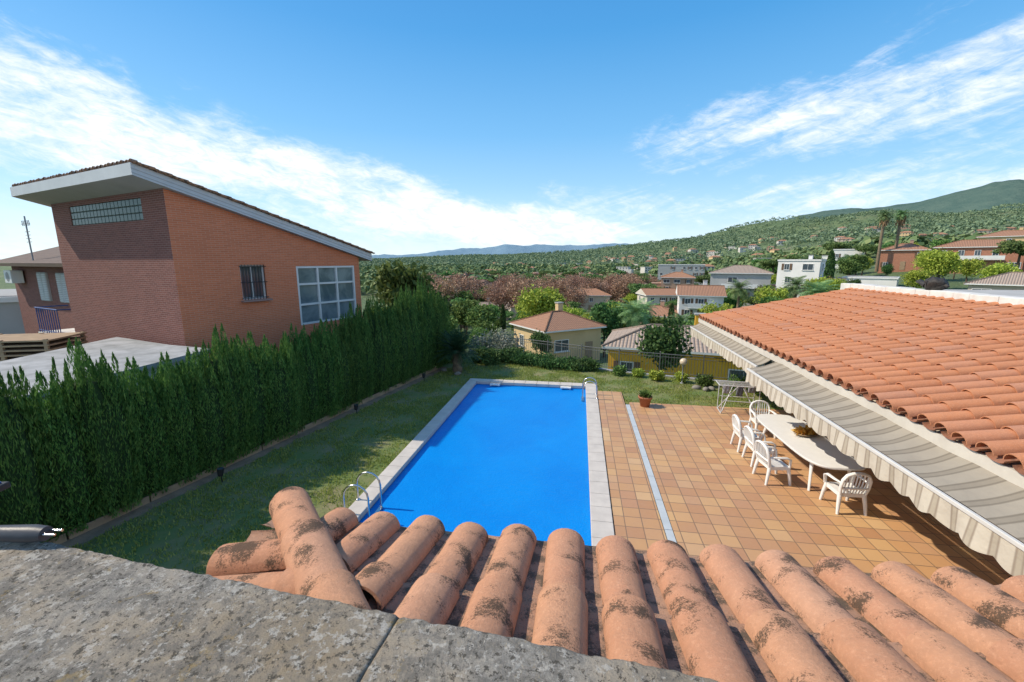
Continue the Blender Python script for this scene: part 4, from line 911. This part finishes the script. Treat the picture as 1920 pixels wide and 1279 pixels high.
# ------------------------------------------------------------------ own house body and parapet
hb=root('main_house','cream rendered house under the low tiled roof','house',(1.8,-1.5,0)); mb=MB(); mb.box((0,.0,1.75),(6.2,5.2,3.5)); mb.obj('wall',m_render,hb)
m_stone,nt,p,_=base_mat('weathered_stone'); pos=N(nt,'ShaderNodeNewGeometry').outputs['Position']
c=ramp(nt,noise_t(nt,pos,3,8,.7),[(.35,(.40,.32,.22)),(.48,(.50,.425,.33)),(.6,(.46,.43,.38))])
c=mixc(nt,ramp(nt,noise_t(nt,pos,6,12,.85),[(.46,(0,0,0)),(.56,(.8,.8,.8))]),c,(.22,.20,.17))
c=mixc(nt,ramp(nt,noise_t(nt,pos,36,4,.75),[(.55,(0,0,0)),(.61,(.8,.8,.8))]),c,(.66,.62,.55))
c=mixc(nt,ramp(nt,noise_t(nt,pos,62,4,.8),[(.55,(0,0,0)),(.60,(.85,.85,.85))]),c,(.10,.09,.075))
c=mixc(nt,ramp(nt,noise_t(nt,pos,6,8,.8,.3),[(.57,(0,0,0)),(.63,(.65,.65,.65))]),c,(.48,.34,.14))
nt.links.new(c,p.inputs['Base Color']); p.inputs['Roughness'].default_value=.95; p.inputs['Specular IOR Level'].default_value=.1; bump(nt,p,mth(nt,'ADD',noise_t(nt,pos,40,8,.85),mth(nt,'MULTIPLY',noise_t(nt,pos,120,4,.8),.8)),.9,.018)
pw=root('parapet_wall','weathered stone parapet with mottled lichen','parapet',(0,.5,3.6),R(-4.3)); mb=MB(); mb.box((0,0,.18),(9,.42,.62)); mb.obj('wall',m_render,pw)
for k,(xa,xb) in enumerate([(-4.0,-2.2),(-2.197,-.44),(-.437,1.3),(1.303,3.1)]):
    rows=[(.32,.455),(.321,.50),(.321,.54),(.318,.547),(.312,.55)]+[(.305-.6*j/60,.55) for j in range(61)]
    nx=170; V=[]
    for i in range(nx+1):
        x=xa+(xb-xa)*i/nx
        for (y,z) in rows:
            e=min(x-xa,xb-x); zz=z-(.004*max(0,1-e/.010) if z>.5 else 0)
            n_=noise.fractal(Vector((x*16,y*16,z*16)),.6,2,6)*.003; V.append((x,y+n_,zz+(n_ if z>.54 else 0)))
    q=len(rows)
    F=[(i*q+j,(i+1)*q+j,(i+1)*q+j+1,i*q+j+1) for i in range(nx) for j in range(q-1)]
    F.append(tuple(range(q))); F.append(tuple(range(nx*q,nx*q+q))[::-1])
    mb=MB(); mb.add(V,F,0,True); mb.obj('coping_slab',m_stone,pw)
mb=MB(); mb.box((-.45,0,.5),(7.4,.56,.08)); mb.obj('mortar_bed',m_concrete,pw)
r=root('power_plug','dark grey electric plug with two pins lying on the parapet','electric plug',(-1.59,.93,4.185),R(8)); r.scale=(1.6,1.15,1.15); mb=MB(); mb.tube([(-.5,-.02,-.01),(-.22,-.01,0),(-.14,0,0)],.006,8); mb.obj('cable',m_black,r)
mb=MB(); mb.tube([(-.20,0,-.004),(-.15,0,0),(-.09,0,0),(-.02,0,0),(.005,0,0)],[.011,.014,.020,.023,.019],14); mb.obj('plug_body',M('dark_grey_plastic',(.07,.072,.08),(.05,.053,.06),20,.45),r)
for y in (-.0095,.0095):
    mb=MB(); mb.tube([(.003,y,.004),(.03,y,.004)],.0035,8); mb.obj('pin',m_metal,r)
r=root('solar_lamp','small dark lamp bracket with blue panel on the parapet','solar lamp',(-1.93,1.0,4.14),R(12)); mb=MB(); mb.tube([(0,0,-.02),(0,0,.11)],.012,8); mb.obj('bracket',m_black,r)
mb=MB(); mb.box((0,0,.12),(.12,.07,.022)); mb.obj('housing',m_black,r,bevel=.004); mb=MB(); mb.box((0,-.003,.134),(.09,.05,.006)); mb.obj('solar_panel',M('blue_panel',(.03,.10,.30),(.02,.07,.24),20,.3),r)
# ------------------------------------------------------------------ left brick house
C0=Vector((-12.1,11.3,0)); D=Vector((.309,.951,0)).normalized(); L_=Vector((-.951,.309,0)).normalized()
lh=root('brick_house','tall red brick house with steep sloping mono-pitch roof','house',(C0.x,C0.y,-1),math.atan2(D.y,D.x))
m_br=brickmat('red_brick',(.72,.235,.115),(.62,.195,.095),(.66,.37,.25),.25,.064,.006)  # facade brick colour raised so this side looks better lit
m_br_shade=brickmat('red_brick_shaded',(.24,.098,.08),(.175,.072,.062),(.34,.24,.21),.25,.064,.006)  # same brick coloured darker, painting the left wall's shade
W,Dp=7.25,8.0; sl=.267
def ztop(v): return 7.09-sl*v+1
def wallpoly(mb,pts,e,m):
    P=[Vector(p) for p in pts]; e=Vector(e); mb.add(pts,[tuple(range(len(pts)))],m,False,[(p.dot(e),p.z) for p in P])
def wall_open(mb,P0,e,L,zt,ops,m,inset,nrm):
    us=sorted(set([0,L]+[o[0] for o in ops]+[o[1] for o in ops]))
    for u0,u1 in zip(us[:-1],us[1:]):
        op=[o for o in ops if o[0]<=u0+1e-6 and o[1]>=u1-1e-6]
        A=lambda u,z:tuple(Vector(P0)+Vector(e)*u+Vector((0,0,z)))
        if op:
            o=op[0]; wallpoly(mb,[A(u0,0),A(u1,0),A(u1,o[2]),A(u0,o[2])],e,m); wallpoly(mb,[A(u0,o[3]),A(u1,o[3]),A(u1,zt(u1)),A(u0,zt(u0))],e,m)
        else: wallpoly(mb,[A(u0,0),A(u1,0),A(u1,zt(u1)),A(u0,zt(u0))],e,m)
    for (a,b,c_,d) in ops:
        q=[Vector(P0)+Vector(e)*u+Vector((0,0,z)) for u,z in ((a,c_),(b,c_),(b,d),(a,d))]; bk=[p-Vector(nrm)*inset for p in q]
        for i in range(4): mb.add([q[i],q[(i+1)%4],bk[(i+1)%4],bk[i]],[(0,1,2,3)],m,False,[(0,0),(1,0),(1,.1),(0,.1)])
mb=MB()
win1=(1.94,2.82,4.67,5.86); glz=(4.08,6.95,3.5,5.80)
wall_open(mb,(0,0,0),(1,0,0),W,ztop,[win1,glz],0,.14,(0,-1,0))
blk=(1.37,6.5,7.25,7.92)
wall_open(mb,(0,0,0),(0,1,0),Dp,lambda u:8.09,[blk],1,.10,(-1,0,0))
wallpoly(mb,[(W,0,0),(W,Dp,0),(W,Dp,ztop(W)),(W,0,ztop(W))],(0,1,0),0); wallpoly(mb,[(0,Dp,0),(W,Dp,0),(W,Dp,ztop(W)),(0,Dp,ztop(0))],(1,0,0),0)
mb.obj('wall',[m_br,m_br_shade],lh)
mb=MB(); x0,x1=-.8,7.82; ya,yb=-.24,Dp+.65; th=.32
zf=lambda v: 7.095-sl*v+1
Vv=[(x0,ya,zf(x0)),(x1,ya,zf(x1)),(x1,yb,zf(x1)),(x0,yb,zf(x0))]; Vt=[(a,b,c_+th) for a,b,c_ in Vv]
mb.add(Vv+Vt,[(7,6,5,4),(0,4,5,1),(1,5,6,2),(2,6,7,3),(3,7,4,0)]); mb.add(Vv,[(0,1,2,3)],1); rf=mb.obj('roof',[m_fascia,M('soffit_paint',(.42,.43,.45),(.36,.37,.39),1.5,.8)],lh)
mb=MB(); barrel(mb,(x1+.06,ya-.04,zf(x1)+th+.0),(0,1,0),(-1,0,sl),int((yb-ya+.1)/.24),8.95,.24,.42,.095,5,None,0,1,.01,9)
mb.obj('roof_tiles',[tilemat('brown_clay_tiles',[(.2,(.24,.16,.12)),(.8,(.36,.25,.19))],.55,6),m_fp],rf)
mb=MB()
for zz in (.06,.17): mb.add([(x0-.012,ya-.012,zf(x0)+zz),(x1,ya-.012,zf(x1)+zz),(x1,ya-.012,zf(x1)+zz+.015),(x0-.012,ya-.012,zf(x0)+zz+.015)],[(0,1,2,3)])
mb.obj('fascia_groove',m_gr,rf)
r1=MB(); u0,u1,z0,z1=win1; cx,cz=(u0+u1)/2,(z0+z1)/2
for a,b,c_,d in ((cx,z0+.03,u1-u0,.06),(cx,z1-.03,u1-u0,.06)): r1.box((a,.10,b),(c_,.05,d))
for xx in (u0+.03,u1-.03,cx): r1.box((xx,.10,cz),(.05,.05,z1-z0-.12))
r1.box((cx,.125,cz),(u1-u0,.01,z1-z0),0,1); wn=r1.obj('window',[m_white,m_glass],lh)
r2=MB()
for k in range(8): xx=u0+(u1-u0)*(k+.5)/8; r2.tube([(xx,-.03,z0-.02),(xx,-.03,z1+.02)],.011,5)
for zz in (z0+.05,cz,z1-.05): r2.tube([(u0-.04,-.03,zz),(u1+.04,-.03,zz)],.012,5)
r2.obj('window_bars',m_black,wn)
r2=MB(); r2.box((cx,-.04,z0-.04),(u1-u0+.16,.26,.06)); r2.obj('sill',m_br_shade,wn)
r1=MB(); u0,u1,z0,z1=glz
for k in range(4): xx=u0+.04+(u1-u0-.08)*k/3; r1.box((xx,.04,(z0+z1)/2),(.075,.08,z1-z0))
for zz in (z0+.04,z0+.8,z0+1.60,z1-.04): r1.box(((u0+u1)/2,.038,zz),(u1-u0,.07,.075))
wn=r1.obj('window',m_white,lh)
mgl,nt,p,_=base_mat('curtained_glass'); tcn=N(nt,'ShaderNodeTexCoord').outputs['Object']; nt.links.new(ramp(nt,noise_t(nt,tcn,.9,4,.6,.5),[(.4,(.10,.14,.16)),(.6,(.24,.29,.30))]),p.inputs['Base Color']); p.inputs['Roughness'].default_value=.08; p.inputs['Specular IOR Level'].default_value=.9
r2=MB(); r2.box(((u0+u1)/2,.075,(z0+z1)/2),(u1-u0-.02,.01,z1-z0-.02)); r2.obj('pane',mgl,wn)
r1=MB(); u0,u1,z0,z1=blk; nc,nr=20,3
for i in range(nc):
    for j in range(nr): r1.box((.05,u0+(u1-u0)*(i+.5)/nc,z0+(z1-z0)*(j+.5)/nr),(.06,(u1-u0)/nc-.025,(z1-z0)/nr-.025))
wn=r1.obj('glass_block_window',glassmat('glass_block',(.06,.10,.095),.3,.3),lh,bevel=.012); r2=MB(); r2.box((.075,(u0+u1)/2,(z0+z1)/2),(.03,u1-u0,z1-z0)); r2.obj('mortar_grid',M('block_mortar',(.2,.22,.22)),wn)
wz=5.9; wy=19.5
mb=MB(); wallpoly(mb,[(1.5,8,0),(1.5,wy,0),(1.5,wy,wz),(1.5,8,wz)],(0,1,0),1); wallpoly(mb,[(1.5,wy,0),(7,wy,0),(7,wy,wz),(1.5,wy,wz)],(1,0,0),1); mb.obj('wing_wall',[m_br,m_br_shade],lh)
mb=MB(); uvface(mb,[(.8,wy+.7,wz),(.8,8.02,wz),(4.5,8.02,wz+1.2),(4.5,wy+.7,wz+1.2)],(0,1,0)); uvface(mb,[(8,8.02,wz),(8,wy+.7,wz),(4.5,wy+.7,wz+1.2),(4.5,8.02,wz+1.2)],(0,1,0)); mb.box((.8,(8.02+wy+.7)/2,wz-.08),(.12,wy+.7-8.02,.14),0,1); mb.add([(.8,8.02,wz-.02),(.8,wy+.7,wz-.02),(1.5,wy+.7,wz-.02),(1.5,8.02,wz-.02)],[(0,1,2,3)],1); mb.obj('wing_roof',[roofmat('brown_wing_roof',(.19,.13,.105),(.12,.085,.07)),M('dark_eave',(.12,.085,.06),(.09,.065,.05),3,.8)],lh)
m_shut=M('shutter_paint',(.60,.62,.62),(.5,.52,.52),3,.6)
for yy in (13.1,15.4):
    mb=MB(); mb.box((1.46,yy,4.75),(.08,1.1,1.4),0,0); mb.box((1.41,yy,4.75),(.04,.04,1.4),0,1)
    for k in range(15): mb.box((1.405,yy-.28,4.13+k*.087),(.03,.46,.05),0,1); mb.box((1.405,yy+.28,4.13+k*.087),(.03,.46,.05),0,1)
    mb.obj('shutter',[m_gr,m_shut],lh)
mb=MB(); mb.box((.9,11.6,2.75),(1.3,2.4,.2)); o=mb.obj('balcony',m_white,lh)
mb=MB()
for k in range(10): mb.tube([(.3,10.45+k*.25,2.85),(.3,10.45+k*.25,3.95)],.02,5)
mb.tube([(.3,10.4,3.95),(.3,12.8,3.95)],.032,6); mb.tube([(.3,10.4,2.95),(.3,12.8,2.95)],.02,6); mb.tube([(.3,10.4,3.95),(1.4,10.4,3.95)],.028,6); mb.tube([(.3,12.8,3.95),(1.4,12.8,3.95)],.028,6)
mb.obj('railing',m_blue,o)
ac=MB(); ac.box((1.2,18.2,5.2),(.45,.95,.65)); 
ac.add([(.97,18.2+.25*math.cos(t),5.2+.25*math.sin(t)) for t in np.linspace(0,6.283,17)[:-1]],[tuple(range(16))],1); ac.obj('air_conditioner',[m_white,m_grey],lh,bevel=.02)
mb=MB(); mb.tube([(1.2,15.2,6.0),(1.2,15.2,8.1)],.03,6)
for k in range(6): mb.tube([(1.2,14.75+.17*k,7.65),(1.2,14.80+.17*k,7.9)],.014,4)
mb.tube([(1.2,14.7,7.75),(1.2,15.8,7.75)],.015,4)
for k in range(4): mb.tube([(1.2,14.9,6.9+k*.16),(1.2,15.5,6.9+k*.16)],.014,4)
mb.obj('antenna',m_grey,lh)
r=root('outbuilding','low outbuilding with flat weathered grey roof behind the hedge','outbuilding',(-12.8,8,-1)); mb=MB()
poly=[(-10.35,3.5),(-10.7,10.7),(-12.4,11.0),(-15.4,11.9),(-14.4,7.8),(-13.8,3.5)]; z0,z1=0,3.35
PL=[(a+12.8,b-8) for a,b in poly]; n=len(PL); mb.add([(a,b,z0) for a,b in PL]+[(a,b,z1) for a,b in PL],[(i,(i+1)%n,n+(i+1)%n,n+i) for i in range(n)]); mb.obj('wall',m_gr,r)
mb=MB(); mb.add([(a*1.03,b*1.02,z1) for a,b in PL]+[(a*1.03,b*1.02,z1+.12) for a,b in PL],[(i,(i+1)%n,n+(i+1)%n,n+i) for i in range(n)]+[tuple(range(n,2*n)),tuple(range(n))[::-1]]); mb.obj('roof',M('weathered_sheet',(.40,.41,.42),(.22,.23,.23),2.2,.85,.4,14,.02),r)
r=root('timber_stack','stack of slatted wooden panels behind the outbuilding','timber stack',(-18.2,11.2,1.2),R(20)); mb=MB()
for k in range(9): mb.box((0,0,.1+k*.15),(2.6,1.6,.05))
for x in (-1.2,0,1.2):
    for y in (-.75,.75): mb.box((x,y,.65),(.1,.08,1.4))
mb.obj('slats',m_wood,r)
house('annex_building','grey concrete house partly visible past the brick house',-36,22,-3.5,9,9,6.2,6.6,40,m_gr,m_rg,'flat',3,2)
